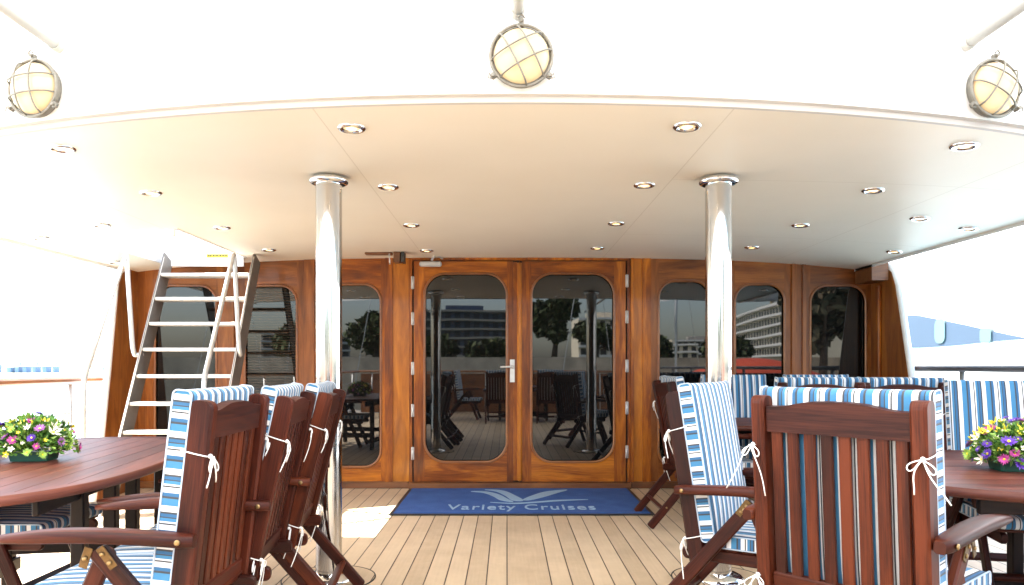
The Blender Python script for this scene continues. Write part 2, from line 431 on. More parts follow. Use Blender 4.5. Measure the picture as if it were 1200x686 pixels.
# side edge strips below the slab
for X, s_ in ((XL, -1), (XR, 1)):
    z = ceil_z(X); q = MB()
    q.box(min(X - .012 * (s_ < 0), X), max(X + .012, X), edge_y(X), WY + 2, z - .02, 2.28)
    xo = -3.6 if s_ < 0 else 3.56
    q.box(min(xo, xo + .01), max(xo, xo + .01), edge_y(xo), WY + 2, 2.12, 2.28)
    q.box(min(X, xo), max(X, xo), edge_y(X) + .02, WY + 2, 2.12, 2.125)
    ubuild(q, 'side_edge', M['white'])
q = MB(); zt = 2.50
q.box(HX0 - .02, HX0, HY0 - .02, HY1 + .02, ceil_z(HX0) - .006, zt); q.box(HX1, HX1 + .02, HY0 - .02, HY1 + .02, ceil_z(HX1) - .006, zt)
q.box(HX0, HX1, HY0 - .02, HY0, ceil_z(HX0) - .006, zt); q.box(HX0, HX1, HY1, HY1 + .02, ceil_z(HX0) - .03, zt)
ubuild(q, 'hatch_coaming', M['white'])
st = MB(); sx = (255 - VX) / F * (HY1 - .003)
st.box(sx - .095, sx + .09, HY1 - .004, HY1 - .001, 2.025, 2.056); sk = ubuild(st, 'warning_sticker', M['yellow'])
st = MB()
for i, (a, c) in enumerate([(0, .008), (.011, .017), (.022, .032), (.036, .040), (.046, .060), (.066, .071), (.075, .088), (.094, .100), (.104, .118), (.124, .130), (.134, .145), (.151, .165)]):
    st.box(sx - .085 + a, sx - .085 + c, HY1 - .0065, HY1 - .0045, 2.034, 2.048)
o = st.build('lettering', M['black']); o.parent = sk

# ================================================================== CABIN BULKHEAD
cab = empty('cabin_bulkhead', (0, WY, 0), 0, 'varnished wood cabin bulkhead with round-cornered windows and double glass doors', 'cabin wall')
def cb(q, name, m, par=None):
    o = q.build(name, m); par = par or cab; o.parent = par
    if par is cab: o.matrix_parent_inverse = Matrix.Translation((0, -WY, 0))
    return o
def face(a, b_, t): return (a, WY - t, b_)       # t = how far proud of the wall plane
vert_uv = lambda p: (p[1], p[0]); hor_uv = lambda p: (p[0], p[1])
def framed(q, x0, x1, z0, z1, gx0, gx1, gz0, gz1, r, t0, t1, mi=0):
    q.prism([(x0, z0), (gx0, z0), (gx0, z1), (x0, z1)], face, t0, t1, mi, vert_uv)
    q.prism([(gx1, z0), (x1, z0), (x1, z1), (gx1, z1)], face, t0, t1, mi, vert_uv)
    top = [(gx0, z1), (gx0, gz1 - r)] + arc(gx0 + r, gz1 - r, r, 180, 90)[1:] + arc(gx1 - r, gz1 - r, r, 90, 0) + [(gx1, z1)]
    bot = [(gx1, z0), (gx1, gz0 + r)] + arc(gx1 - r, gz0 + r, r, 0, -90)[1:] + arc(gx0 + r, gz0 + r, r, -90, -180) + [(gx0, z0)]
    q.prism(top, face, t0, t1 - .0015, mi, hor_uv); q.prism(bot, face, t0, t1 - .0015, mi, hor_uv)
def bead_ring(gx0, gx1, gz0, gz1, r, t, rad):
    q = MB(); q.tube([face(a, b_, t) for a, b_ in rrect(gx0, gx1, gz0, gz1, r)], rad, 8, True); return q
def pane(gx0, gx1, gz0, gz1, r, t):
    q = MB(); e = .01; q.prism(rrect(gx0 - e, gx1 + e, gz0 - e, gz1 + e, r), face, t - .006, t); return q
W_TOP = 2.07
def window(x0, x1, gl, gr, gtop, gbot, m, label=None, mg='glass'):
    q = MB(); framed(q, x0, x1, .06, W_TOP, gl, gr, gbot, gtop, .15, 0, .028)
    fr = cb(q, 'window', m)
    if label: fr['label'] = label
    cb(bead_ring(gl, gr, gbot, gtop, .15, .028, .012), 'bead', M['bead'], fr)
    cb(pane(gl, gr, gbot, gtop, .15, .006), 'pane', M[mg], fr)
ow = on_wall; GT = 1.82; GB = .19
window(ow(172), ow(268), ow(183), ow(255), GT, GB, M['varnish_side'], 'window behind the steel ladder')
window(ow(276), ow(358), ow(288), ow(349), GT, GB, M['varnish_side'], 'window with blinds beside the ladder', 'blind')
window(ow(370), ow(452), ow(385), ow(447), GT + .01, GB, M['varnish'], 'window left of the doors behind the pillar')
window(ow(762), ow(844), ow(771), ow(831), GT + .04, GB, M['varnish_side'], 'window right of the doors')
window(ow(852), ow(926), ow(860), ow(918), GT + .01, GB, M['varnish_side'], 'window right of the right pillar')
window(ow(942), ow(1019), ow(948), ow(1013), GT, GB, M['varnish_side'], 'window at the right end')
# flat panels and battens between the bays
def batten(a, c, m, t=.04, name='batten', z0=.06, z1=W_TOP):
    q = MB(); q.prism([(ow(a), z0), (ow(c), z0), (ow(c), z1), (ow(a), z1)], face, 0, t, 0, vert_uv); return cb(q, name, M[m])
batten(160, 172, 'varnish_side', .03); batten(268, 276, 'varnish_side', .046); batten(358, 370, 'varnish_side', .046)
batten(452, 461, 'varnish', .046); batten(461, 480, 'varnish_gold', .034); batten(738.5, 742, 'varnish', .05); batten(742, 752, 'varnish_gold', .03)
batten(752, 762, 'varnish', .044); batten(844, 852, 'varnish_side', .03); batten(926, 930, 'varnish_side', .05); batten(930, 938, 'varnish_side', .036)
batten(938, 942, 'varnish_side', .05); batten(1019, 1040, 'varnish_side', .03)
q = MB(); q.box(ow(158), ow(1042), WY + .001, WY + .06, -.01, 2.27); cb(q, 'backing', M['darkgap'])
q = MB(); q.box(ow(158), ow(479.5), WY - .055, WY, .002, .06, .004); q.box(ow(738.5), ow(1040), WY - .055, WY, .002, .06, .004)
cb(q, 'skirting', M['sill'])
q = MB(); q.box(ow(479.5), ow(738.5), WY - .085, WY, .002, .055, .006); cb(q, 'door_sill', M['sill'])
q = MB(); q.prism([(ow(480), .055), (ow(483.5), .055), (ow(483.5), 2.045), (ow(734.5), 2.045), (ow(734.5), .055), (ow(738.5), .055), (ow(738.5), W_TOP), (ow(480), W_TOP)], face, 0, .03, 0, vert_uv)
cb(q, 'door_frame', M['varnish'])
# door leaves
def leaf(a, c, gl, gr, label):
    q = MB(); framed(q, ow(a), ow(c), .06, 2.035, ow(gl), ow(gr), .236, 1.925, .19, 0, .036)
    d = cb(q, 'door', M['varnish']); d['label'] = label
    cb(bead_ring(ow(gl), ow(gr), .236, 1.925, .19, .036, .011), 'bead', M['bead'], d)
    cb(pane(ow(gl), ow(gr), .236, 1.925, .19, .008), 'pane', M['glass'], d)
    return d
dl = leaf(485.5, 601, 498, 594, 'left glazed door with the lever handle'); dr = leaf(611.5, 732.5, 622.5, 719, 'right glazed door')
q = MB(); q.prism([(ow(601.3), .07), (ow(606), .07), (ow(606), 2.03), (ow(601.3), 2.03)], face, 0, .034, 0, vert_uv); cb(q, 'meeting_stile', M['varnish'], dl)
q = MB(); q.bar(face(ow(608.7), .062, .025), face(ow(608.7), 2.03, .025), .043, .05, (1, 0, 0), .012); cb(q, 'cover_bead', M['varnish_gold'], dr)
for d, x, zs in ((dl, 484.2, (332, 374, 432, 481, 531)), (dr, 733.8, (330, 372, 429, 478, 529))):
    for py in zs:
        z = EYE - (py - VY) / 130; q = MB(); q.box(ow(x) - .013, ow(x) + .013, WY - .041, WY - .036, z - .055, z + .055)
        q.tube([(ow(x), WY - .043, z - .058), (ow(x), WY - .043, z + .058)], .0075, 10); cb(q, 'hinge', M['alu'], d)
q = MB(); hx = ow(600.3); z0, z1 = 1.09 + 10 / 130 - .012, 1.09 - 18 / 130
q.box(hx - .021, hx + .021, WY - .043, WY - .037, z1, z0, 0)
hz = EYE + .0
q.lathe([(.016, 0), (.016, -.03), (.010, -.032), (.010, -.055)], (hx, WY - .042, hz), 16, axis='y')
q.tube([(hx, WY - .095, hz), (hx - .03, WY - .097, hz), (hx - .09, WY - .095, hz - .002), (hx - .105, WY - .088, hz - .003)], .010, 10)
q.lathe([(.008, 0), (.008, -.004)], (hx, WY - .043, z1 + .05), 12, axis='y')
cb(q, 'door_handle', M['alu'], dl)
# door closer
dc = MB(); z = EYE + (430 - 311) / 130
dc.bar((ow(492.5), WY - .07, z), (ow(518.5), WY - .07, z), .05, .045, (0, 1, 0), .012)
o = cb(dc, 'door_closer', M['closer'], dl)
q = MB(); q.bar((ow(507), WY - .1, z + .03), (ow(512), WY - .15, z + .075), .018, .006, (1, 0, 0), .001)
q.bar((ow(512), WY - .15, z + .075), (ow(519), WY - .04, 2.055), .018, .006, (1, 0, 0), .001); cb(q, 'closer_arm', M['closer'], o)
# ceiling bracket by the doors
q = MB(); y = WY - .35; sxx = lambda px: (px - VX) / F * y
q.bar((sxx(428), y, 2.055), (sxx(460), y, 2.055), .07, .022, (0, 1, 0), .006); q.bar((sxx(462), y, 2.02), (sxx(470), y, 2.02), .10, .09, (0, 1, 0), .004)
br = q.build('ceiling_bracket', M['sill']); tag(br, 'small dark wood hook bracket under the ceiling left of the doors', 'bracket')
q = MB(); q.box(sxx(471), sxx(474.5), y - .06, y + .05, 1.975, 2.062); q.build('end_plate', M['black'], br)
q = MB(); q.tube([(sxx(457.5), y - .06, 2.045), (sxx(457.5), y - .06, 2.02), (sxx(458.2), y - .07, 1.99), (sxx(458.2), y - .06, 1.955)], .006, 8); q.build('hook', M['alu'], br)
# side wings
def wing(X, sgn, pts, label):
    q = MB()
    q.prism(pts, lambda a, b_, t: (X + sgn * t, a, b_), 0, .05, 0, lambda p: (p[1], p[0]))
    o = q.build('side_wing', M['varnish_side']); tag(o, label, 'wall wing', 'wooden wings closing the cabin bulkhead')
    # white rounded plating outside it
    q = MB(); edge = [p for p in pts if p[0] < WY - .02]
    q.tube([(X + sgn * .03, p[0] - .012, p[1]) for p in edge], .028, 8)
    e = q.build('white_edge', M['white']); e.parent = o
    return o
lp = [(WY, .0), (WY, 2.0), (6.40, 1.975), (6.26, 1.90), (6.20, 1.80), (6.16, 1.55), (6.08, 1.05), (5.98, .5), (5.86, .0)]
wing(-3.31, -1, lp, 'brown varnished wing at the left end of the bulkhead, behind the ladder')
rp = [(WY, .0), (WY, 2.0), (6.32, 1.975), (6.18, 1.90), (6.12, 1.78), (6.06, 1.55), (5.93, 1.05), (5.78, .5), (5.64, .0)]
wr = wing(3.27, 1, rp, 'brown varnished wing at the right end of the bulkhead')
q = MB(); q.bar((3.255, 6.35, .05), (3.255, 6.35, 1.80), .05, .03, (0, 1, 0), .008); q.build('post', M['varnish'], wr)
q = MB(); q.box(3.12, 3.262, 6.2, 6.5, 1.83, 1.99); q.build('dark_fillet', M['sill'], wr)

# ================================================================== PILLARS
for x, lab in ((-.915, 'polished steel pillar left of the doors, behind the left chairs'), (1.088, 'polished steel pillar right of the doors, behind a striped chair')):
    p = empty('steel_pillar', (x, 3.73, 0), 0, lab, 'pillar', 'polished steel deck pillars')
    zt = ceil_z(x)
    q = MB(); q.lathe([(.066, .01), (.066, zt)], n=48, cap=False); q.build('column', M['steel'], p)
    q = MB(); q.lathe([(.066, 0), (.085, -.004), (.098, -.014), (.101, -.024), (.095, -.034), (.080, -.040), (.066, -.040)][::-1], (0, 0, zt), 40, cap=False); q.build('collar', M['chrome'], p)
    q = MB(); q.lathe([(.130, .004), (.128, .012), (.11, .026), (.085, .036), (.067, .040)], n=40, cap=False); q.build('base_flange', M['chrome'], p)
    q = MB(); q.lathe([(.232, .0), (.232, .004), (0.0001, .004)], n=56, cap=False, smooth=False); q.build('deck_disc', M['deckdisc'] if 'deckdisc' in M else M['deck'], p)
    q = MB(); q.lathe([(.2325, .0), (.2325, .0052), (.238, .0052), (.238, 0)], n=56, cap=False, smooth=False); q.build('caulk_ring', M['black'], p)

# ================================================================== DOWNLIGHTS
M['bulb'] = emit('downlight_bulb', (1, .62, .22), .42)
M['bulbdim'] = emit('downlight_glass', (1, .7, .35), .10, (.5, .42, .3))
dlist = [((412, 150), 'left of centre in the row nearest the fascia'), ((805, 148), 'right of centre in the row nearest the fascia'),
 ((72, 174), 'far left in the row nearest the fascia'), ((1130, 171), 'far right in the row nearest the fascia'),
 ((177, 226), 'far left in the second row, level with the pillar tops'), ((455, 219), 'just right of the left pillar top'),
 ((755, 217), 'just left of the right pillar top'), ((1023, 223), 'far right in the second row, level with the pillar tops'),
 ((119, 264), 'just before the ladder hatch'), ((260, 267), 'beside the right edge of the ladder hatch'),
 ((482, 264), 'third row, above the left door'), ((722, 262), 'third row, above the right door'),
 ((938, 264), 'third row, right of the right pillar'), ((1078, 256), 'third row, near the right ceiling seam'),
 ((47, 279), 'nearest the left ceiling edge'), ((315, 293), 'row nearest the bulkhead, left of the left pillar'),
 ((500, 294), 'row nearest the bulkhead, over the door closer'), ((700, 291), 'row nearest the bulkhead, over the right door'),
 ((881, 290), 'row nearest the bulkhead, right of the right pillar'), ((1135, 268), 'nearest the right ceiling edge'),
 ((133, 307), 'left of the ladder by the opening'), ((1048, 295), 'above the right wooden wing')]
proto = None
for (px, py), lab in dlist:
    z = ceil_z(0)
    for _ in range(12):
        Y = F * (z - EYE) / (VY - py); X = (px - VX) / F * Y; z = ceil_z(max(-3.3, min(3.08, X)))
    Y = min(Y, WY - .12); X = max(-3.22, min(3.02, X))
    if proto is None:
        proto = empty('recessed_downlight')
        q = MB(); q.lathe([(.058, 0), (.057, -.005), (.050, -.009), (.042, -.009), (.036, -.004), (.034, -.001)], n=32, cap=False); q.build('trim_ring', M['chrome'], proto)
        q = MB(); q.lathe([(.035, -.0015), (.0001, -.003)], n=24, cap=False); q.build('lens', M['bulbdim'], proto)
        q = MB(); q.lathe([(.024, -.004), (.020, -.006), (.0001, -.007)], n=20, cap=False); q.build('bulb', M['bulb'], proto)
        o = proto
    else: o = copy_tree(proto)
    o.location = (X, Y, z - .0005)
    sl = -.008 * X - .0028 * X ** 3; o.rotation_euler = (0, -math.atan(sl), 0)
    tag(o, 'small round chrome ceiling downlight, ' + lab, 'downlight', 'recessed ceiling downlights')

# ================================================================== BULKHEAD LAMPS on the fascia
def globe_mat():
    m, nt, b = mat('frosted_lamp_glass'); b.inputs['Base Color'].default_value = (.46, .37, .23, 1); b.inputs['Roughness'].default_value = .35
    lw = N(nt, 'ShaderNodeLayerWeight'); lw.inputs[0].default_value = .35
    n = noise_(nt, coords(nt), 14, 2)
    col = ramp(nt, n, [(.35, (1, .55, .25)), (.6, (1, .78, .40))])
    nt.links.new(col, b.inputs['Emission Color']); b.inputs['Emission Strength'].default_value = .07
    return m
M['globe'] = globe_mat()
def lamp(px, py, roll, lab):
    Y = 2.65
    for _ in range(10):
        X = (px - VX) / F * Y; Y = edge_y(X) - .09
    Z = EYE + (VY - py) / F * Y
    yaw = math.atan(.120 * (X - .05))
    Yf = edge_y(X) - .046
    l = empty('bulkhead_lamp', (X, Yf, Z), yaw, lab, 'bulkhead lamp', 'round caged lamps on the white fascia')
    r = .111
    q = MB(); q.lathe([(r * .93, 0), (r * .96, -.02), (r * .96, -.034), (r * .90, -.036)], axis='y', n=40); q.build('base', M['pewter'], l)
    q = MB(); prof = [(r * .90 * math.cos(R(a)), -.034 - .052 * math.sin(R(a))) for a in range(0, 91, 10)]; prof[-1] = (.0001, prof[-1][1])
    q.lathe(prof, axis='y', n=40, cap=False); q.build('globe', M['globe'], l)
    q = MB(); q.tube([(r * math.cos(a), -.040, r * math.sin(a)) for a in [2 * math.pi * i / 40 for i in range(40)]], .0062, 8, True)
    for ang in (roll, roll + 90):
        ca, sa = math.cos(R(ang)), math.sin(R(ang))
        for off in (-.034, .034):
            h = math.sqrt(r * r - off * off); pts = []
            for i in range(17):
                t = -1 + 2 * i / 16; d = t * h; rr = math.sqrt(off * off + d * d) / r
                y = -.040 - .056 * math.sqrt(max(0, 1 - rr * rr))
                pts.append((d * ca - off * sa, y, d * sa + off * ca))
            q.tube(pts, .0034, 6)
    q.build('cage', M['pewter'], l)
    for a in (90, 215, 325):
        q = MB(); c, s_ = math.cos(R(a)), math.sin(R(a))
        q.bar(((r - .004) * c, -.035, (r - .004) * s_), ((r + .022) * c, -.035, (r + .022) * s_), .018, .02, (0, 1, 0), .003)
        q.tube([((r + .014) * c, -.055, (r + .014) * s_), ((r + .016) * c, -.030, (r + .016) * s_)], .007, 8)
        q.tube([((r + .02) * c - .012 * s_, -.05, (r + .02) * s_ + .012 * c), ((r + .034) * c, -.05, (r + .034) * s_), ((r + .02) * c + .012 * s_, -.05, (r + .02) * s_ - .012 * c)], .003, 6)
        q.build('lug', M['pewter'], l)
lamp(611, 65, 28, 'caged round lamp in the middle of the white fascia')
lamp(40, 103, 5, 'caged round lamp at the left end of the white fascia')
lamp(1165, 103, -28, 'caged round lamp at the right end of the white fascia')
# awning and its poles
for px, py, lab in ((68, 54, 'white awning pole above the left caged lamp'), (607, 15, 'white awning pole above the middle caged lamp'), (1133, 52, 'white awning pole above the right caged lamp')):
    Y = 2.8
    for _ in range(8): X = (px - VX) / F * Y; Y = edge_y(X) - .06
    Z = EYE + (VY - py) / F * Y
    p = empty('awning_pole', (X, Y, Z), 0, lab, 'awning pole', 'white awning poles sticking out of the fascia')
    q = MB(); q.tube([(0, -.02, 0), (0, -6.4, 0)], .022, 14); q.build('tube', M['pole'], p)
    q = MB(); q.lathe([(.026, -.03), (.026, .004), (.024, .02), (.018, .05)], (0, 0, 0), 14, axis='y'); q.build('socket', M['pole'], p)
    q = MB(); q.tube([(0, -.38, 0), (0, -.52, 0)], .028, 14); q.build('sleeve', M['pole'], p)
ma, nt, b = mat('awning_canvas'); nt.nodes.remove(b)
df = N(nt, 'ShaderNodeBsdfDiffuse'); df.inputs[0].default_value = (.82, .82, .80, 1); tl = N(nt, 'ShaderNodeBsdfTranslucent'); tl.inputs[0].default_value = (.80, .79, .76, 1)
mx = N(nt, 'ShaderNodeMixShader'); mx.inputs[0].default_value = .5
nt.links.new(df.outputs[0], mx.inputs[1]); nt.links.new(tl.outputs[0], mx.inputs[2]); nt.links.new(mx.outputs[0], nt.nodes['Material Output'].inputs[0])
aw = MB(); n = 24
for i in range(n):
    for j in range(10):
        def P(i, j):
            x = -3.9 + 7.6 * i / n; y0_ = edge_y(x) - .054; y = y0_ + (-3.98 - y0_) * j / 10
            return (x, y, 2.80 - .012 * x * x - .03 * math.sin(math.pi * 2 * j / 10 * 2.5) ** 2)
        aw.poly([P(i, j), P(i + 1, j), P(i + 1, j + 1), P(i, j + 1)], smooth=True)
tag(aw.build('awning', ma), 'white canvas awning stretched aft of the fascia', 'awning')

# ================================================================== LADDER
ld = empty('boarding_ladder', (-2.52, 5.3, 0), 0, 'steep metal ladder with white treads and tubular handrails going up through the ceiling hatch', 'ladder')
def lw_(q, name, m): 
    o = q.build(name, m, ld); o.matrix_parent_inverse = Matrix.Translation((2.52, -5.3, 0)); return o
def ly(z): return 5.22 + .476 * z
LX0, LX1 = -2.885, -2.13
for x in (LX0, LX1):
    q = MB(); q.bar((x, ly(0), 0), (x, ly(2.02), 2.02), .010, .17, (1, 0, 0), .002); lw_(q, 'stringer', M['ladder'])
    q = MB(); q.bar((x, ly(0) - .085, .02), (x, ly(2.015) - .085, 2.015), .016, .006, (1, 0, 0), .001); lw_(q, 'edge_strip', M['tread'])
for k in range(1, 9):
    z = 1.87 + .21 * (1 - k)
    if z < .1: continue
    q = MB(); q.box(LX0 + .006, LX1 - .006, ly(z) - .085, ly(z) + .06, z - .028, z, .005); lw_(q, 'tread', M['tread'])
def smooth_path(pts, n=6, k=.22):
    P = [Vector(p) for p in pts]; out = [P[0]]
    for i in range(1, len(P) - 1):
        a, b_, c = P[i - 1], P[i], P[i + 1]
        d1 = min(k * (a - b_).length, .07); d2 = min(k * (c - b_).length, .07)
        p0 = b_ + (a - b_).normalized() * d1; p2 = b_ + (c - b_).normalized() * d2
        for t in [j / n for j in range(n + 1)]: out.append(p0 * (1 - t) ** 2 + b_ * 2 * t * (1 - t) + p2 * t * t)
    return out + [P[-1]]
for x, xs_ in ((-2.94, LX0), (-2.105, LX1)):
    q = MB(); q.tube(smooth_path([(xs_, ly(1.2) - .03, 1.19), (x, 5.73, 1.18), (x, 5.70, 1.24), (x, 5.60, 1.985), (x, 5.04, 1.0), (x, 5.03, .03)]), .017, 12)
    lw_(q, 'handrail', M['alu'])
    q = MB(); q.lathe([(.04, .003), (.04, .012), (.018, .03)], (x, 5.03, 0), 20); lw_(q, 'rail_foot', M['alu'])

# ================================================================== SIDE RAILS
def railing(X, z, cap, capr, stan, lab, flat=False):
    r_ = empty('side_railing', (X, 2, 0), 0, lab, 'railing')
    def rb(q, name, m):
        o = q.build(name, m, r_); o.matrix_parent_inverse = Matrix.Translation((-X, -2, 0)); return o
    q = MB()
    if flat: q.bar((X, -4.1, z), (X, 6.3, z), .12, .045, (1, 0, 0), .015)
    else: q.bar((X, -4.1, z), (X, 6.5, z + .01), .075, .05, (1, 0, 0), .018)
    rb(q, 'cap_rail', cap)
    for y in stan:
        q = MB(); q.tube([(X, y, .05), (X, y, z - .02)], .019, 12); rb(q, 'stanchion', M['alu'])
    for zz in (.72, .50, .27):
        q = MB(); q.tube([(X, -4.1, zz), (X, 6.4, zz)], .008, 8); rb(q, 'guard_rail', M['alu'])
railing(-3.5, .972, M['cap'], .03, (-3.4, -1.9, -.4, 1.1, 2.6, 4.2, 5.81), 'left deck railing with orange-brown wood cap and thin steel rails')
M['darkcap'] = plain('grey_painted_cap', (.10, .10, .115), .35, 0, .1, 4)
railing(3.42, 1.075, M['darkcap'], .03, (-3.4, -1.9, -.4, 1.1, 2.6, 4.2, 5.45), 'right deck railing with dark grey flat cap', True)
# stern rail
sr = empty('stern_railing', (0, -4.1, 0), 0, 'wood capped stern railing closing the after end of the deck', 'railing')
q = MB(); q.bar((-3.5, -4.1, .98), (3.42, -4.1, .98), .075, .05, (0, 1, 0), .018); o = q.build('cap_rail', M['cap'], sr); o.matrix_parent_inverse = Matrix.Translation((0, 4.1, 0))
for i in range(8):
    x = -3.2 + i * .9; q = MB(); q.tube([(x, -4.1, .05), (x, -4.1, .96)], .019, 10); o = q.build('stanchion', M['alu'], sr); o.matrix_parent_inverse = Matrix.Translation((0, 4.1, 0))
q = MB(); q.box(-3.45, 3.4, -4.12, -4.09, .02, .93); o = q.build('bulwark', M['sill'], sr); o.matrix_parent_inverse = Matrix.Translation((0, 4.1, 0))

# ================================================================== DOOR MAT
mt = empty('door_mat', (.12, 5.88, 0), 0, 'blue carpet mat with pale swoosh and lettering in front of the doors', 'door mat')
mx0, mx1, my0, my1 = -.865, 1.085, 5.30, 6.43
def mb_(q, name, m, par=mt):
    o = q.build(name, m, par); o.matrix_parent_inverse = Matrix.Translation((-.12, -5.88, 0)); return o
q = MB(); q.box(mx0, mx1, my0, my1, .004, .012, .003); mb_(q, 'rubber_border', M['black'])
q = MB(); q.box(mx0 + .03, mx1 - .03, my0 + .03, my1 - .02, .010, .017, .003); mb_(q, 'pile', M['carpet'])
def dpt(cx, cy):      # zoom-crop coordinate -> point on the mat
    px, py = 440 + cx / 3.75, 560 + cy / 3.75; Y = (EYE - .02) * F / (py - VY); return ((px - VX) / F * Y, Y)
def logo(pts):
    def cr(P, n=6):
        out = []; m = len(P)
        for i in range(m):
            p0, p1, p2, p3 = P[i - 1], P[i], P[(i + 1) % m], P[(i + 2) % m]
            for j in range(n):
                t = j / n; out.append(tuple(.5 * ((2 * p1[k]) + (-p0[k] + p2[k]) * t + (2 * p0[k] - 5 * p1[k] + 4 * p2[k] - p3[k]) * t * t + (-p0[k] + 3 * p1[k] - 3 * p2[k] + p3[k]) * t ** 3) for k in (0, 1)))
        return out
    q = MB(); q.prism([dpt(*p) for p in cr(pts)], lambda a, b_, t: (a, b_, t), .0172, .0200); return q
mb_(logo([(420, 60), (455, 58), (500, 62), (545, 74), (580, 92), (606, 105), (575, 103), (545, 96), (515, 80), (475, 66)]), 'swoosh', M['carpetlogo'])
mb_(logo([(480, 52), (530, 52), (575, 60), (615, 78), (648, 96), (640, 102), (600, 98), (570, 78), (530, 60)]), 'swoosh', M['carpetlogo'])
mb_(logo([(650, 94), (690, 77), (750, 60), (842, 52), (800, 66), (740, 84), (690, 96), (660, 99)]), 'swoosh', M['carpetlogo'])
mb_(logo([(505, 107), (600, 110), (700, 105), (800, 97), (935, 95), (820, 101), (720, 108), (620, 114), (550, 111)]), 'swoosh', M['carpetlogo'])
tc = bpy.data.curves.new('t', 'FONT'); tc.body = 'Variety Cruises'; tc.size = 1; tc.extrude = .0015; tc.space_character = 1.12; tc.offset = .004
to_ = bpy.data.objects.new('t', tc); C.objects.link(to_); bpy.context.view_layer.update()
me = bpy.data.meshes.new_from_object(to_.evaluated_get(bpy.context.evaluated_depsgraph_get()))
bpy.data.objects.remove(to_)
xs_ = [v.co.x for v in me.vertices]; ys_ = [v.co.y for v in me.vertices]; x0_, x1_ = min(xs_), max(xs_); cap = .70
tx0 = dpt(312, 135)[0]; tx1 = dpt(968, 135)[0]; ty0 = dpt(600, 139)[1]; ty1 = dpt(600, 117)[1]
for v in me.vertices:
    v.co = (tx0 + (v.co.x - x0_) / (x1_ - x0_) * (tx1 - tx0), ty0 + v.co.y / cap * (ty1 - ty0), .0188 + v.co.z)
me.materials.append(M['carpetlogo']); lt = bpy.data.objects.new('lettering', me); C.objects.link(lt); lt.parent = mt; lt.matrix_parent_inverse = Matrix.Translation((-.12, -5.88, 0))

# ================================================================== CHAIRS
def cushion(q, fr, wid, length, thick, vcoord0=0.):
    """padded slab. fr(l, s, t): along length, sideways, thickness -> point. striped by sideways coordinate; boxing striped along length"""
    ns = 12; rad = .018
    ends = [rad * k for k in (0, .08, .3, .65, 1)]
    LF = [e / length for e in ends] + [(rad + (length - 2 * rad) * k / 12) / length for k in range(1, 12)] + [1 - e / length for e in reversed(ends)]
    nl = len(LF) - 1
    def puff(a, b_): return (1 - abs(2 * a - 1) ** 4) * (1 - abs(2 * b_ - 1) ** 4)
    def grid(face_t, sign, flip):
        base = len(q.v); vs = []
        for i in range(nl + 1):
            for j in range(ns + 1):
                a, b_ = LF[i], j / ns
                l = a * length; s_ = -wid / 2 + b_ * wid
                ee = min(l, length - l); inset = rad - math.sqrt(max(0, rad * rad - (rad - ee) ** 2)) if ee < rad else 0
                p = puff(a, b_); n_ = noise.noise(Vector((l * 5 + vcoord0, s_ * 5, sign * 3.))) * .004
                ed = 0 if (0 < i < nl and 0 < j < ns) else -.004
                vs.append((fr(l, s_, face_t + sign * (p * .010 + n_ * p + ed * .5 - inset)), (s_, l)))
        q.v += [tuple(v[0]) for v in vs]
        for i in range(nl):
            for j in range(ns):
                ids = [i * (ns + 1) + j, i * (ns + 1) + j + 1, (i + 1) * (ns + 1) + j + 1, (i + 1) * (ns + 1) + j]
                q.f.append([base + k for k in ids]); q.uv.append([vs[k][1] for k in ids]); q.mi.append(0); q.sm.append(True)
        return base, vs
    b0, v0 = grid(0, -1, 0); b1, v1 = grid(thick, 1, 1)
    def strip(idx, uvf):
        for k in range(len(idx) - 1):
            a, c = idx[k], idx[k + 1]
            q.f.append([b0 + a, b0 + c, b1 + c, b1 + a])
            ua, uc = uvf(v0[a][1]), uvf(v0[c][1]); q.uv.append([(ua, 0), (uc, 0), (uc, thick), (ua, thick)]); q.mi.append(0); q.sm.append(False)
    strip([i * (ns + 1) for i in range(nl + 1)], lambda u: u[1] * 1.0 + .03)
    strip([i * (ns + 1) + ns for i in range(nl + 1)], lambda u: u[1] * 1.0 + .03)
    strip([j for j in range(ns + 1)], lambda u: u[0]); strip([nl * (ns + 1) + j for j in range(ns + 1)], lambda u: u[0])
def piping(fr, wid, length, thick, par):
    for sg in (-1, 1):     # one cord loop round each striped side panel
        q = MB(); pts = [fr(l, sg * (wid / 2 + .0005), t) for (l, t) in rrect(0, length, -.001, thick + .001, .014, 4)]
        q.tube(pts, .0026, 6, True); q.build('piping', M['piping'], par)
def bow(pc, side, out, up, seed, size=1.):
    """white cord knot at pc, wrapped post and two loops and two tails"""
    rs = random.Random(seed); q = MB(); pc = Vector(pc); side = Vector(side); out = Vector(out); up = Vector(up)
    q.lathe([(.001, -.007), (.006, -.004), (.007, 0), (.006, .004), (.001, .007)], tuple(pc), 8)
    for sg in (-1, 1):
        a = sg * (.8 + rs.random() * .3); ln = (.030 + rs.random() * .022) * size
        d = (side * math.sin(a) - up * (math.cos(a) - .1 + .5 * rs.random())).normalized(); nrm = d.cross(out).normalized()
        pts = []
        for i in range(11):
            t = i / 10; pts.append(pc + d * ln * math.sin(math.pi * t) ** .8 + nrm * (.009 * math.sin(2 * math.pi * t)) + out * (.006 + .008 * math.sin(math.pi * t)) - up * .01 * math.sin(math.pi * t))
        q.tube(pts, .0020, 6)
        ln = (.055 + rs.random() * .11) * size; dx = sg * (.25 + rs.random() * .4); pts = []
        for i in range(9):
            t = i / 8; pts.append(pc + side * (dx * ln * t + .006 * math.sin(5 * t + seed)) - up * (ln * t ** 1.2) + out * (.008 + .006 * math.sin(3 * t)))
        q.tube(pts, .0020, 6)
    return q
CW, CL, CA = .52, .638, .615       # width, back length, arm height
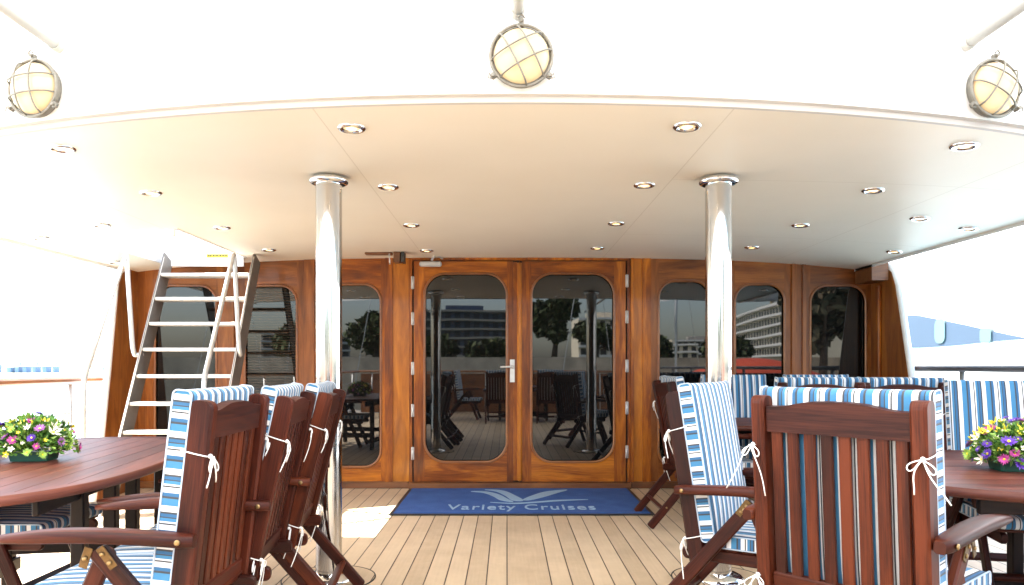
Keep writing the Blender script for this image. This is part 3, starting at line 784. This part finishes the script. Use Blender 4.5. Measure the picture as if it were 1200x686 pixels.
def make_chair(x, y, hd, rec, label, group, ties=True, seed=1, tone=0, tiepos=(.78, .12), cushions=True):
    random.seed(seed * 13 + 5)
    c = empty('folding_armchair', (x, y, 0), R(hd), label, 'armchair', group)    # local: +X forward, +Y left
    ph = R(rec); sn, cs = math.sin(ph), math.cos(ph); Z0 = .35
    def bp(l, s_, t): return Vector((-l * sn + t * cs, s_, Z0 + l * cs + t * sn))   # back plane: l up the back, t forward
    wd = M['chair2'] if tone else M['chair']
    side = (0, 1, 0)
    for sg in (-1, 1):
        q = MB(); yy = sg * (CW / 2 - .0225); q.bar(bp(-.03, yy, 0), bp(CL + .012, yy, 0), .045, .068, side, .008, endr=.022); q.build('back_post', wd, c)
    # shaped top rail
    q = MB(); hw = CW / 2 - .047; n = 14; out = []
    topc = lambda a: CL - .020 + .020 * (0.5 + .5 * math.cos(min(1, (abs(a) / .86) ** 1.6) * math.pi))
    for i in range(n + 1):
        a = -1 + 2 * i / n; out.append((a * hw, topc(a)))
    for i in range(n + 1):
        a = 1 - 2 * i / n; out.append((a * hw, CL - .100))
    q.prism(out, lambda a, b_, t: bp(b_, a, t), -.017, .015, 0, lambda p: (p[0], p[1])); q.build('top_rail', M['rail_top'], c)
    q = MB(); q.bar(bp(.055, -hw, 0), bp(.055, hw, 0), .03, .07, (cs, 0, sn), .005); q.build('bottom_rail', wd, c)
    q = MB(); nsl = 8
    for i in range(nsl):
        yy = -hw + 2 * hw * (i + .5) / nsl; wv = .035
        q.bar(bp(.08, yy, -.002), bp(CL - .096, yy, -.002), wv, .014, side, .003)
    q.build('slats', M['chair2'] if (seed % 2 or tone) else M['chair'], c)
    ua = -(CA - Z0) * math.tan(ph)
    for sg in (-1, 1):
        yy = sg * (CW / 2 + .024)
        # arm: gently arched board, tapering at the front
        q = MB(); n = 16; ox = random.random() * 9; V = []; cr_ = []
        for i in range(n + 1):
            t = i / n; u = ua - .035 + t * .57
            z = CA + .018 * math.sin(math.pi * (t * .9)) - .004; hw_ = .027 + .006 * math.sin(math.pi * min(1, t * 1.1)); hh = .0165
            if t < .06: k = .55 + .45 * math.sin(t / .06 * math.pi / 2)
            elif t > .86: k = max(.3, math.cos((t - .86) / .14 * 1.25))
            else: k = 1
            hk = hh * (1 if t < .7 else 1 - .55 * (t - .7) / .3)
            ch = .006
            w_ = hw_ * k
            cr_.append([(u, yy + a, z + b_) for a, b_ in ((w_ - ch, hk), (-w_ + ch, hk), (-w_, hk - ch), (-w_, -hk + ch), (-w_ + ch, -hk), (w_ - ch, -hk), (w_, -hk + ch), (w_, hk - ch))])
        for i in range(n):
            for j in range(8):
                k2 = (j + 1) % 8; us = (ox + i * .035, ox + (i + 1) * .035)
                q.poly([cr_[i][j], cr_[i][k2], cr_[i + 1][k2], cr_[i + 1][j]], [(us[0], j * .012), (us[0], (j + 1) * .012), (us[1], (j + 1) * .012), (us[1], j * .012)], smooth=True)
        q.poly(cr_[0], [(0, 0)] * 8); q.poly(cr_[-1], [(0, 0)] * 8)
        arm = q.build('arm', wd, c)
        q = MB(); q.lathe([(.008, 0), (.008, sg * .004), (.004, sg * .006)], (ua + .0, yy + sg * .030, CA), 12, axis='y'); q.build('bolt', M['bolt'], arm)
        # crossed legs hinged under the arm
        yl = sg * (CW / 2 - .003)
        q = MB(); q.bar((.215, yl, CA - .03), (-.26, yl, .012), .028, .052, side, .006, endr=.012); rl = q.build('rear_leg', wd, c)
        yf = sg * (CW / 2 - .034)
        q = MB(); q.bar((.20, yf + sg * .031 * 0, CA - .035), (.44, yf, .012), .026, .050, side, .006, endr=.012); fl = q.build('front_leg', wd, c)
        for par_, ua_, ub_, bolts in ((rl, .200, .160, ((.192, CA - .040), (.172, CA - .064))), (fl, .228, .246, ((.238, CA - .052),))):
            q = MB(); q.bar((ua_, yl + sg * .016, CA - .022), (ub_, yl + sg * .016, CA - .078), .003, .024, side, .001); h_ = q.build('hinge', M['brass'], par_)
            for u, z in bolts:
                q = MB(); q.lathe([(.0070, 0), (.0070, sg * .003), (.003, sg * .005)], (u, yl + sg * .0175, z), 10, axis='y'); q.build('bolt', M['bolt'], par_)
        q = MB(); q.lathe([(.0070, 0), (.0070, sg * .003), (.003, sg * .005)], (-.15, yl + sg * .014, .145), 10, axis='y'); q.build('bolt', M['bolt'], rl)
        q = MB(); ys_ = sg * (CW / 2 - .064); q.bar((-.075, ys_, .355), (.46, ys_, .355), .026, .052, side, .006, endr=.02); q.build('seat_rail', wd, c)
    q = MB(); q.bar((-.165, -CW / 2 + .02, .13), (-.165, CW / 2 - .02, .13), .022, .045, (.6, 0, .8), .005); q.build('rear_stretcher', wd, c)
    q = MB(); q.bar((.375, -CW / 2 + .045, .17), (.375, CW / 2 - .045, .17), .022, .040, (.3, 0, .9), .005); q.build('front_stretcher', wd, c)
    q = MB()
    for i in range(8):
        u = .0 + i * .062; q.bar((u, -CW / 2 + .04, .388), (u, CW / 2 - .04, .388), .046, .013, (1, 0, 0), .003)
    q.build('seat_slats', wd, c)
    if not cushions: return c
    cwid = CW - .005
    fb = lambda l, s_, t: bp(l + .06, s_, t + .030)
    q = MB(); cushion(q, fb, cwid, CL - .025, .050, seed); bc = q.build('back_cushion', M['stripe'], c)
    piping(fb, cwid, CL - .025, .050, bc)
    fs = lambda l, s_, t: Vector((l + .045, s_, .399 + t))
    q = MB(); cushion(q, fs, cwid - .03, .44, .046, seed + 9); s2 = q.build('seat_cushion', M['stripe'], c)
    piping(fs, cwid - .03, .44, .046, s2)
    if ties:
        for sg in (-1, 1):
            for l in tiepos:
                q0 = MB(); yo = sg * (CW / 2 + .004); ll = l * CL
                # strap round the outside of the post
                q0.tube([bp(ll + .01, yo, .040), bp(ll + .004, yo, .0), bp(ll, yo - sg * .004, -.030), bp(ll - .002, yo - sg * .022, -.033)], .0020, 6)
                b_ = bow(bp(ll, yo - sg * .014, -.038), side, (-cs, 0, -sn), (-sn, 0, cs), seed * 10 + int(l * 10) + sg, 1.0)
                off = len(q0.v); q0.v += b_.v; q0.f += [[k + off for k in f] for f in b_.f]; q0.uv += b_.uv; q0.mi += b_.mi; q0.sm += b_.sm
                q0.build('cord_tie', M['cord'], bc)
    return c
gl = 'folding armchairs round the left table'; g1 = 'folding armchairs round the right table'; g2 = 'folding armchairs round the far right table'
make_chair(-.925, 2.27, 181, 6.5, 'nearest of the three mahogany armchairs seen from behind at the left table', gl, seed=1)
make_chair(-.935, 2.77, 186, 12, 'middle of the three mahogany armchairs seen from behind at the left table', gl, seed=2)
make_chair(-.945, 3.28, 186, 14, 'farthest of the three mahogany armchairs at the left table, in front of the steel pillar', gl, seed=3, tone=1)
make_chair(-2.38, 3.20, 0, 14, 'armchair on the far side of the left table, only its striped seat showing below', gl, seed=4)
make_chair(1.00, 2.165, 40, 4, 'large foreground mahogany armchair seen from behind at the right', g1, seed=5, tone=1)
make_chair(.875, 3.02, -33, 9, 'armchair turned sideways before the right pillar, its striped back cushion facing the viewer', g1, seed=6)
make_chair(2.42, 3.50, -103, 8, 'armchair behind the right flower arrangement, its wide striped back facing the viewer', g1, seed=7)
make_chair(1.22, 5.13, 0, 10, 'armchair by the right edge of the blue mat, seen from its side', g2, seed=8)
make_chair(1.85, 5.92, -90, 6, 'striped armchair against the bulkhead just right of the right pillar', g2, seed=9, ties=False)
make_chair(2.52, 5.92, -90, 5, 'striped armchair against the bulkhead under the window right of the right pillar', g2, seed=10, ties=False)
make_chair(1.93, 4.54, 90, 8, 'armchair seen from behind, directly beyond the large foreground chair', g2, seed=11)
make_chair(2.45, 4.56, 88, 9, 'armchair seen from behind before the right wooden wing', g2, seed=12)

# ================================================================== TABLES
def make_table(x, y, rz, hl, hw, label, legs_y=(-.45, -.1, .12, .5)):
    t = empty('oval_table', (x, y, 0), rz, label, 'table', 'oval wooden deck tables'); ZT = .69; th = .034
    random.seed(int(x * 100))
    def half(a): return hw * (1 - abs(a / hl) ** 3.0) ** (1 / 2.6)
    # planks along local Y, cut to the oval
    q = MB(); nP = 11; pw = 2 * hw / nP
    def lim(xx): 
        k = min(1, abs(xx) / hw); return hl * (1 - k ** 2.6) ** (1 / 3.0)
    inn = .93
    for i in range(nP):
        a = -hw * inn + 2 * hw * inn * i / nP + .0015; c = -hw * inn + 2 * hw * inn * (i + 1) / nP - .0015
        ns_ = 6; ptsA = []; ptsB = []
        for k in range(ns_ + 1):
            xx = a + (c - a) * k / ns_; L = lim(xx / inn) * inn; ptsA.append((xx, -L)); ptsB.append((xx, L))
        q.prism(ptsA + ptsB[::-1], lambda p, r_, tt: (p, r_, tt), ZT - .022, ZT - .001, 0, lambda p: (p[1], p[0]))
    q.build('planks', M['table'], t)
    # rounded rim
    q = MB(); n = 96; ring = []
    for i in range(n):
        an = 2 * math.pi * i / n; ca, sa = math.cos(an), math.sin(an)
        ring.append((hw * math.copysign(abs(ca) ** (2 / 2.6), ca), hl * math.copysign(abs(sa) ** (2 / 3.0), sa)))
    prof = [(.925, ZT - th), (.985, ZT - th), (.997, ZT - th + .008), (1.0, ZT - th / 2), (.996, ZT - .006), (.986, ZT), (.930, ZT)]
    for i in range(n):
        j = (i + 1) % n
        for k in range(len(prof) - 1):
            P = [(ring[i][0] * prof[k][0], ring[i][1] * prof[k][0], prof[k][1]), (ring[j][0] * prof[k][0], ring[j][1] * prof[k][0], prof[k][1]),
                 (ring[j][0] * prof[k + 1][0], ring[j][1] * prof[k + 1][0], prof[k + 1][1]), (ring[i][0] * prof[k + 1][0], ring[i][1] * prof[k + 1][0], prof[k + 1][1])]
            q.poly(P, [(i * .04, k * .01), (i * .04 + .04, k * .01), (i * .04 + .04, k * .01 + .01), (i * .04, k * .01 + .01)], smooth=0 < k < 5)
    q.build('rim', M['table'], t)
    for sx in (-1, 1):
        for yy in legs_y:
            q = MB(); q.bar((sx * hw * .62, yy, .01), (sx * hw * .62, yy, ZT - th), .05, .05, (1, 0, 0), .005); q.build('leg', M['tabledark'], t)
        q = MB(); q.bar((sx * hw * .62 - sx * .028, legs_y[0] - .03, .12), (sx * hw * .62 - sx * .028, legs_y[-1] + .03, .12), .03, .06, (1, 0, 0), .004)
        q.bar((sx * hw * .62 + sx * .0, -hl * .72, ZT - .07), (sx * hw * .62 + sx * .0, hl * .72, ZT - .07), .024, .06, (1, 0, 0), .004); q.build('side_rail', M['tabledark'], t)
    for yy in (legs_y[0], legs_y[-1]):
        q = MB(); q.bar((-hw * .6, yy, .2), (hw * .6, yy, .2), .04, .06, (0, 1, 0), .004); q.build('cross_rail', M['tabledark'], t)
    return t
make_table(-2.03, 3.12, R(8), 1.05, .57, 'oval wooden table at the left, beside the three chairs', (-.42, -.12, .12, .5))
make_table(2.36, 2.82, R(86), 1.02, .66, 'oval wooden table at the right, behind the large foreground chair')
make_table(2.25, 5.28, R(90), .95, .45, 'wooden table at the far right, in front of the bulkhead windows')

make_table(.35, -1.9, R(90), .8, .5, 'wooden table astern, mirrored in the door glass')
ga = 'folding armchairs round the table astern'
make_chair(-.15, -1.15, -90, 8, 'armchair astern left of the table, mirrored in the left door', ga, seed=21, ties=False)
make_chair(.85, -1.15, -88, 8, 'armchair astern right of the table, mirrored in the right door', ga, seed=22, ties=False)
make_chair(-1.0, -1.9, 5, 8, 'armchair astern at the left end of the table, mirrored in the left door', ga, seed=23, ties=False)
make_chair(1.7, -1.9, 178, 8, 'armchair astern at the right end of the table, mirrored in the right door', ga, seed=24, ties=False)

# ================================================================== FLOWERS
M['leaf'] = [plain('leaf_green', (.10, .24, .035), .5, 0, .3, 30), plain('leaf_pale_green', (.22, .36, .06), .5, 0, .3, 30), plain('leaf_dark_green', (.03, .10, .02), .5, 0, .3, 30)]
FC = {'yellow': plain('yellow_petals', (.85, .68, .04), .6), 'white': plain('white_petals', (.82, .80, .66), .6), 'magenta': plain('magenta_petals', (.52, .07, .32), .6), 'purple': plain('purple_petals', (.14, .05, .42), .6), 'lime': plain('lime_petals', (.36, .55, .10), .6), 'mauve': plain('mauve_petals', (.42, .16, .45), .6)}
M['tray'] = plain('green_plastic', (.015, .075, .05), .35)
def flower_mesh(kind):
    q = MB(); npet, L, wd, cup = {'daisy': (15, .026, .0075, .25), 'lily': (6, .034, .013, .55), 'small': (5, .013, .008, .3)}[kind]
    for ly_ in range(2 if kind == 'daisy' else 1):
        for i in range(npet):
            a = 2 * math.pi * (i + .5 * ly_) / npet + random.uniform(-.1, .1); Lr = L * (1 - .28 * ly_) * random.uniform(.88, 1.08); c = cup + .35 * ly_ + random.uniform(-.1, .1)
            d = Vector((math.cos(a), math.sin(a), 0)); n_ = Vector((-d.y, d.x, 0)); up = Vector((0, 0, 1))
            P = lambda l, s_: d * l * Lr * math.cos(c * l) + up * (l * Lr * math.sin(c) * l) + n_ * s_ * wd / 2
            q.poly([P(.08, -.3), P(.08, .3), P(.6, 1), P(.6, -1)], smooth=True); q.poly([P(.6, -1), P(.6, 1), P(1, .25), P(1, -.25)], smooth=True)
    q.lathe([(.0055 if kind != 'small' else .003, 0), (.005 if kind != 'small' else .002, .004), (.0005, .006)], n=8, mi=1)
    return q
def bouquet(x, y, z, rz, seed, label):
    random.seed(seed); t = empty('flower_arrangement', (x, y, z), rz, label, 'flowers', 'flower arrangements on the tables')
    q = MB(); q.prism(rrect(-.075, .075, -.05, .05, .012, 3), lambda a, b_, tt: (a * (1 + .12 * (tt > .01)), b_ * (1 + .12 * (tt > .01)), tt), .001, .042); q.build('tray', M['tray'], t)
    q = MB(); RX, RY, RZ = .148, .125, .135
    for i in range(2100):
        u = random.uniform(-.16, 1); a = random.uniform(0, 2 * math.pi); s_ = math.sqrt(max(0, 1 - max(0, u) ** 2)); rr = random.uniform(.45, 1.0)
        lump = 1 + .12 * math.sin(a * 3 + seed) + .08 * math.sin(a * 7)
        p = Vector((RX * s_ * math.cos(a) * rr * lump, RY * s_ * math.sin(a) * rr * lump, .058 + RZ * .93 * u * rr))
        if p.z < .004: p.z = random.uniform(.008, .03)
        d = (p - Vector((0, 0, .03))).normalized() + Vector((random.uniform(-.7, .7), random.uniform(-.7, .7), random.uniform(-.6, .5))); d.normalize()
        L = random.uniform(.016, .038); sd_ = d.cross(Vector((random.uniform(-1, 1), random.uniform(-1, 1), .3))).normalized() * L * random.uniform(.18, .3); nn = d.cross(sd_).normalized() * L * .12
        q.poly([p, p + d * L * .5 + sd_ + nn, p + d * L, p + d * L * .5 - sd_ + nn], mi=random.choice([0, 0, 1, 1, 2]))
    q.build('foliage', M['leaf'], t, fix=False)
    kinds = [('daisy', 'magenta'), ('daisy', 'purple'), ('lily', 'yellow'), ('lily', 'white'), ('daisy', 'mauve'), ('small', 'white'), ('small', 'yellow'), ('daisy', 'lime')]
    meshes = {}
    for i in range(88):
        k = random.choice([0, 1, 1, 2, 2, 2, 2, 3, 4, 5, 5, 5, 5, 6, 6, 7, 7]); kd = kinds[k]
        ga = i * 2.39996; u = 1 - (i + .5) / 88 * 1.12; s_ = math.sqrt(max(0, 1 - max(u, 0) ** 2))
        rr = random.uniform(.86, 1.14); p = Vector((RX * s_ * math.cos(ga) * rr, RY * s_ * math.sin(ga) * rr, .048 + RZ * u * rr))
        if kd[1] == 'yellow' and kd[0] == 'lily' and u < .35: kd = kinds[random.choice([0, 5, 1])]
        if kd not in meshes:
            o = flower_mesh(kd[0]).build('blossom', [FC[kd[1]], FC['yellow'] if kd[1] != 'yellow' else FC['white']], t, fix=False); meshes[kd] = o
        else:
            o = meshes[kd].copy(); C.objects.link(o); o.parent = t
        nrm = Vector((p.x / RX, p.y / RY, max(.1, (p.z - .03) / RZ))).normalized()
        o.location = p + nrm * .006; o.rotation_euler = (nrm + Vector((random.uniform(-.45, .45), random.uniform(-.45, .45), random.uniform(-.2, .3)))).to_track_quat('Z', 'Y').to_euler(); s2 = random.uniform(.6, 1.2); o.scale = (s2, s2, s2)
    return t
bouquet(-2.02, 3.10, .6905, R(5), 3, 'low bouquet with yellow lilies and purple daisies in a green tray on the left table')
bouquet(1.965, 2.80, .6905, R(-8), 8, 'low bouquet with magenta and violet daisies in a green tray on the right table')

# ================================================================== OUTSIDE: neighbour yacht at the right
ny = empty('neighbouring_yacht', (9, 14, -2.3), 0, 'large white motor yacht with a blue hull band moored to starboard', 'yacht')
def nb(q, name, m, par=ny):
    o = q.build(name, m); o.parent = par
    if par is ny: o.matrix_parent_inverse = Matrix.Translation((-9, -14, 2.3))
    return o
M['blueband'] = plain('blue_band', (.018, .036, .062), .6, 0, .05, 1)
M['winblue'] = plain('pale_blue_window', (.055, .095, .10), .5, 0, .05, 1)
q = MB(); prof = [(9.7, -2.6), (9.25, -1.0), (9.0, .6), (8.95, 1.4), (9.05, 2.9), (9.5, 3.3), (9.7, 5.4), (10.2, 5.8), (12.5, 5.9)]
ysn = [2, 5, 8, 12, 16, 20, 26, 32, 38]
for j in range(len(ysn) - 1):
    for k in range(len(prof) - 1):
        bow_ = lambda yv: .0 if yv > 8 else (8 - yv) ** 2 * .08
        P = [(prof[k][0] + bow_(ysn[j]), ysn[j], prof[k][1]), (prof[k][0] + bow_(ysn[j + 1]), ysn[j + 1], prof[k][1]), (prof[k + 1][0] + bow_(ysn[j + 1]), ysn[j + 1], prof[k + 1][1]), (prof[k + 1][0] + bow_(ysn[j]), ysn[j], prof[k + 1][1])]
        q.poly(P, smooth=False)
nb(q, 'hull', M['hull'])
def side(px, py, X=8.93):
    Y = F * X / (px - VX); return (Y, EYE - (py - VY) / F * Y)
band = [side(1052, 369), side(1075, 370), side(1100, 375), side(1130, 381), side(1165, 389), side(1205, 397), side(1165, 400), side(1120, 405), side(1085, 407.5), side(1065, 408)]
q = MB(); q.prism(band, lambda a, b_, t: (8.93 + t, a, b_), 0, .2, 0); bb = nb(q, 'blue_band', M['blueband'])
for (a, c_, t_, bt) in ((1095, 1107, 373, 403), (1148, 1161, 384, 402)):
    y0, z0 = side(c_, t_, 8.90); y1, z1 = side(a, bt, 8.90)
    q = MB(); q.prism(rrect(y0, y1, z1, z0, (z0 - z1) * .28, 5), lambda a_, b_, t: (8.90 + t, a_, b_), 0, .06); nb(q, 'window', M['winblue'], bb)
y0, z0 = side(1092, 333, 9.0); y1, z1 = side(1081, 338, 9.0)
q = MB(); q.prism([(y0, z1), (y1, z1), (y1, z0), (y0, z0)], lambda a_, b_, t: (9.0 + t, a_, b_), 0, .3); nb(q, 'vent', M['alu'])

# far shore at the left
M['quaywall'] = plain('quay_stone', (.42, .38, .30), .8, 0, .2, .3)
M['sand'] = plain('sandy_quay', (.62, .52, .28), .9, 0, .15, .1)
q = MB(); q.box(-420, -60, 158, 200, -2.6, -.3); o = q.build('far_quay', M['sand']); tag(o, kind='structure')
fb_ = plain('far_blue_paint', (.10, .20, .38), .6)
for i, (px, wpx, hpx) in enumerate(((-6, 9, 14), (14, 5, 5), (23, 4, 6), (32, 4, 8), (43, 4, 7), (55, 5, 8), (66, 2, 8), (125, 5, 3))):
    Y = 165; X = (px - VX) / F * Y; ww = wpx / F * Y; hh = hpx / F * Y
    b_ = empty('quay_crane_hut', (X, Y, -.3), 0, ['tall blue mast cluster', 'low blue shed', 'small blue hut', 'blue hut with mast', 'square blue hut', 'wide blue hut', 'thin blue post', 'low dark boat'][i] + ' on the far left quay' + ['', ' second from the frame edge', '', '', ' between two huts', ' right of the row', ' at the end of the row', ' right of the railing post'][i], 'quay hut', 'blue huts on the far quay')
    q = MB(); q.box(-ww / 2, ww / 2, -1, 1, 0, hh * .3 + 1.0); q.build('wall', fb_, b_)
    q = MB(); q.box(-ww / 2 - .3, ww / 2 + .3, -1.4, 1.4, hh * .3 + 1.0, hh * .3 + 1.25); q.build('roof', M['hull'], b_)
    q = MB(); q.tube([(ww * .2, 0, hh * .3 + 1.25), (ww * .2, 0, hh * .3 + 2.0)], .12, 6); q.build('mast', fb_, b_)

# ================================================================== ASTERN (seen mirrored in the glass)
M['stonewall'] = plain('rubble_stone', (.34, .29, .22), .85, 0, .35, 1.2, bumpy=.6)
M['grass'] = plain('dry_grass', (.055, .07, .022), .9, 0, .4, .5)
M['concrete'] = plain('cream_concrete', (.78, .70, .56), .8, 0, .08, .4)
M['concrete2'] = plain('grey_concrete', (.36, .34, .31), .8, 0, .1, .4)
M['bluewall'] = plain('blue_grey_facade', (.06, .09, .15), .5, 0, .2, .3)
M['winbehind'] = plain('dark_window', (.03, .035, .04), .2)
q = MB(); q.box(-120, 160, -29, -26, -3, 1.6)
for i in range(1): pass
o = q.build('quay_wall', M['stonewall']); tag(o, 'rubble stone quay wall astern, mirrored in the door glass', 'wall')
q = MB(); q.poly([(-500, -29, 1.3), (500, -29, 1.3), (500, -520, 1.3), (-500, -520, 1.3)])
tag(q.build('shore_ground', M['grass']), kind='structure')
def block(x, y, z, rz, w_, d_, floors, fh, m, lab, bays=6, name='apartment_block'):
    b_ = empty(name, (x, y, z), rz, lab, 'building', 'buildings on the shore astern')
    q = MB(); q.box(-w_ / 2, w_ / 2, -d_, 0, 0, floors * fh + .5); q.build('wall', m, b_)
    for f in range(floors):
        q = MB(); q.box(-w_ / 2 - .1, w_ / 2 + .1, .0, 1.3, f * fh + fh - .05, f * fh + fh + .12); q.box(-w_ / 2 - .1, w_ / 2 + .1, 1.22, 1.3, f * fh + fh + .12, f * fh + fh + .55); q.build('balcony', M['hull'] if m is not M['bluewall'] else M['concrete2'], b_)
        for k in range(bays):
            xx = -w_ / 2 + w_ * (k + .5) / bays; q = MB(); q.box(xx - w_ / bays * .3, xx + w_ / bays * .3, -.1, .03, f * fh + .35, f * fh + fh - .35); q.build('window', M['winbehind'], b_)
    q = MB(); q.box(-w_ / 4, w_ / 5, -d_ * .7, -d_ * .2, floors * fh + .5, floors * fh + 2.2); q.build('roof_house', m, b_)
block(-12, -205, 1.3, R(-6), 26, 12, 6, 2.7, M['bluewall'], 'blue-grey building with balconies astern, mirrored in the left door', 9, 'hotel_building')
block(78, -212, 1.3, R(96.5), 70, 16, 6, 2.8, M['concrete'], 'long cream apartment block astern with white balconies, mirrored right of the pillar', 20)
block(58, -270, 1.3, R(12), 32, 12, 3, 2.7, M['concrete'], 'low cream apartment block far astern, mirrored in the first right window', 10)
block(84, -300, 1.3, R(5), 22, 12, 4, 2.7, M['concrete2'], 'grey apartment block far astern, mirrored behind the low one', 8)
block(27, -190, 1.3, R(-4), 14, 12, 5, 2.6, M['concrete'], 'small cream house block astern, mirrored in the right door', 5)
block(-70, -240, 1.3, R(-20), 30, 12, 4, 2.7, M['concrete2'], 'grey apartment block astern to the left, mirrored in the left windows', 9)
M['bark'] = plain('bark', (.10, .07, .05), .9, 0, .3, 4)
treeleaf = [plain('olive_green_leaf', (.045, .065, .018), .7, 0, .3, 3), plain('mid_green_leaf', (.07, .095, .028), .7, 0, .3, 3), plain('deep_green_leaf', (.02, .032, .012), .7, 0, .3, 3)]
def tree(x, y, z, h, rad, lab, seed, dens=1500, mats=None, sparse=.0):
    random.seed(seed); t = empty('shore_tree', (x, y, z), 0, lab, 'tree', 'trees on the shore astern')
    q = MB(); q.tube([(0, 0, 0), (.1, 0, h * .35), (-.1, .1, h * .6)], .2, 8, radii=[.22, .16, .08])
    lobes = []
    for i in range(9):
        a = random.uniform(0, 6.28); rr = rad * random.uniform(.2, .75); zz = h * random.uniform(.45, .88)
        lobes.append((Vector((rr * math.cos(a), rr * math.sin(a), zz)), rad * random.uniform(.32, .5)))
        q.tube([(0, 0, h * .3), tuple(lobes[-1][0] * .6 + Vector((0, 0, h * .15))), tuple(lobes[-1][0])], .06, 6, radii=[.1, .06, .02])
    q.build('trunk', M['bark'], t)
    q = MB()
    for i in range(dens):
        c_, r_ = random.choice(lobes); d = Vector((random.gauss(0, 1), random.gauss(0, 1), random.gauss(0, 1))).normalized() * r_ * random.uniform(.5, 1.05)
        p = c_ + d; L = random.uniform(.16, .34); u = Vector((random.uniform(-1, 1), random.uniform(-1, 1), random.uniform(-1, 1))).normalized() * L; v = u.orthogonal().normalized() * L * .6
        q.poly([p - u, p + v, p + u, p - v], mi=random.choice([0, 1, 2]))
    q.build('crown', mats or treeleaf, t, fix=False)
dryleaf = [plain('olive_leaf', (.16, .13, .07), .8, 0, .3, 3), plain('brown_leaf', (.12, .085, .05), .8, 0, .3, 3), plain('dark_olive_leaf', (.06, .06, .03), .8, 0, .3, 3)]
for a in ((3.2, -36, 1.3, 4.6, 1.9, 'bushy green tree astern, left one mirrored in the right door', 1, 2600), (6.4, -39, 1.3, 3.2, 1.5, 'bushy green tree astern, right one mirrored in the right door', 2, 2600),
          (-8.5, -34, 1.3, 3.0, 1.9, 'low shrubby tree astern, leftmost mirrored in the left door', 3), (-4.6, -33, 1.3, 1.3, 1.5, 'low round shrub astern, mirrored low in the left door', 4),
          (-1.4, -34, 1.3, 1.2, 1.5, 'loose round shrub astern, mirrored behind the door handle', 6), (9.6, -34, 1.3, 1.5, 1.5, 'low round shrub astern, mirrored right of the right door', 7),
          (15.0, -37, 1.3, 1.5, 2.0, 'wide low shrub astern, mirrored in the first right window', 8), (-14, -36, 1.3, 2.6, 2.2, 'wide low shrub astern, mirrored in the left window', 9)):
    tree(*a)
tree(13.6, -18.2, 0, 6.2, 2.3, 'wide brownish tree astern, mirrored in the last right window', 5, 3500, dryleaf)
q = MB(); q.box(10, 40, -27, -15.5, -3, -.0); o = q.build('pier', M['stonewall']); tag(o, kind='structure')
# red-hulled tender astern (red arc in the windows)
rb = MB(); pts = [(3.6 + 4.2 * i / 12, -9.5, .72 + .26 * math.sin(math.pi * i / 12)) for i in range(13)]
te = empty('red_tender', (7.7, -9.5, -1.93), 0, 'red tender with a rounded cover moored astern, mirrored in the right windows', 'boat')
red = plain('red_canvas', (.50, .07, .03), .6)
q = MB(); n = 14
for i in range(n):
    for j in range(8):
        def P(i, j):
            u = i / n; v = j / 8 * math.pi; hw_ = 1.0 * math.sin(math.pi * min(1, .12 + u * .8)) ** .5
            return (-2.4 + 4.8 * u, math.cos(v) * hw_, 2.2 + .75 * math.sin(v) * hw_ + .35 * math.sin(math.pi * u))
        q.poly([P(i, j), P(i + 1, j), P(i + 1, j + 1), P(i, j + 1)], smooth=True)
q.build('cover', red, te)
q = MB()
for i in range(n):
    for j in range(6):
        def P(i, j):
            u = i / n; v = math.pi + j / 6 * math.pi; hw_ = 1.05 * math.sin(math.pi * min(1, .12 + u * .8)) ** .5
            return (-2.4 + 4.8 * u, math.cos(v) * hw_, 2.2 + 2.5 * math.sin(v) * hw_)
        q.poly([P(i, j), P(i + 1, j), P(i + 1, j + 1), P(i, j + 1)], smooth=True)
q.build('hull', M['hull'], te)
# masts of sailing boats astern left
for i, (x, y, h) in enumerate(((-9, -20, 13), (-13, -22, 11), (-5.2, -21, 12), (4.2, -22, 12), (8.6, -23, 11))):
    s_ = empty('sailing_boat', (x, y, -2.3), R(10 * i), ['white sailing boat astern on the far left', 'second white sailing boat astern on the left', 'sailing boat astern before the blue building', 'sailing boat astern before the trees', 'sailing boat astern at the right'][i], 'sailing boat', 'sailing boats moored astern')
    q = MB(); q.prism([(-.9, -3), (.9, -3), (1.2, 0), (.8, 2.6), (0, 4.2), (-.8, 2.6), (-1.2, 0)], lambda a, b_, t: (a * (.8 + .25 * t), b_, t), 0, 1.1); q.build('hull', M['hull'], s_)
    q = MB(); q.prism([(-.5, -1.5), (.5, -1.5), (.6, 1), (0, 1.8), (-.6, 1)], lambda a, b_, t: (a, b_, t), 1.1, 1.6); q.build('cabin', M['hull'], s_)
    q = MB(); q.tube([(0, .4, 1), (0, .4, h)], .07, 8); q.tube([(0, .4, h - .1), (0, 4.1, 1.1)], .015, 5); q.tube([(0, .4, h - .1), (0, -2.9, 1.1)], .015, 5); q.tube([(0, .4, 2.2), (0, -2.6, 2.3)], .06, 8); q.build('mast', M['alu'], s_)
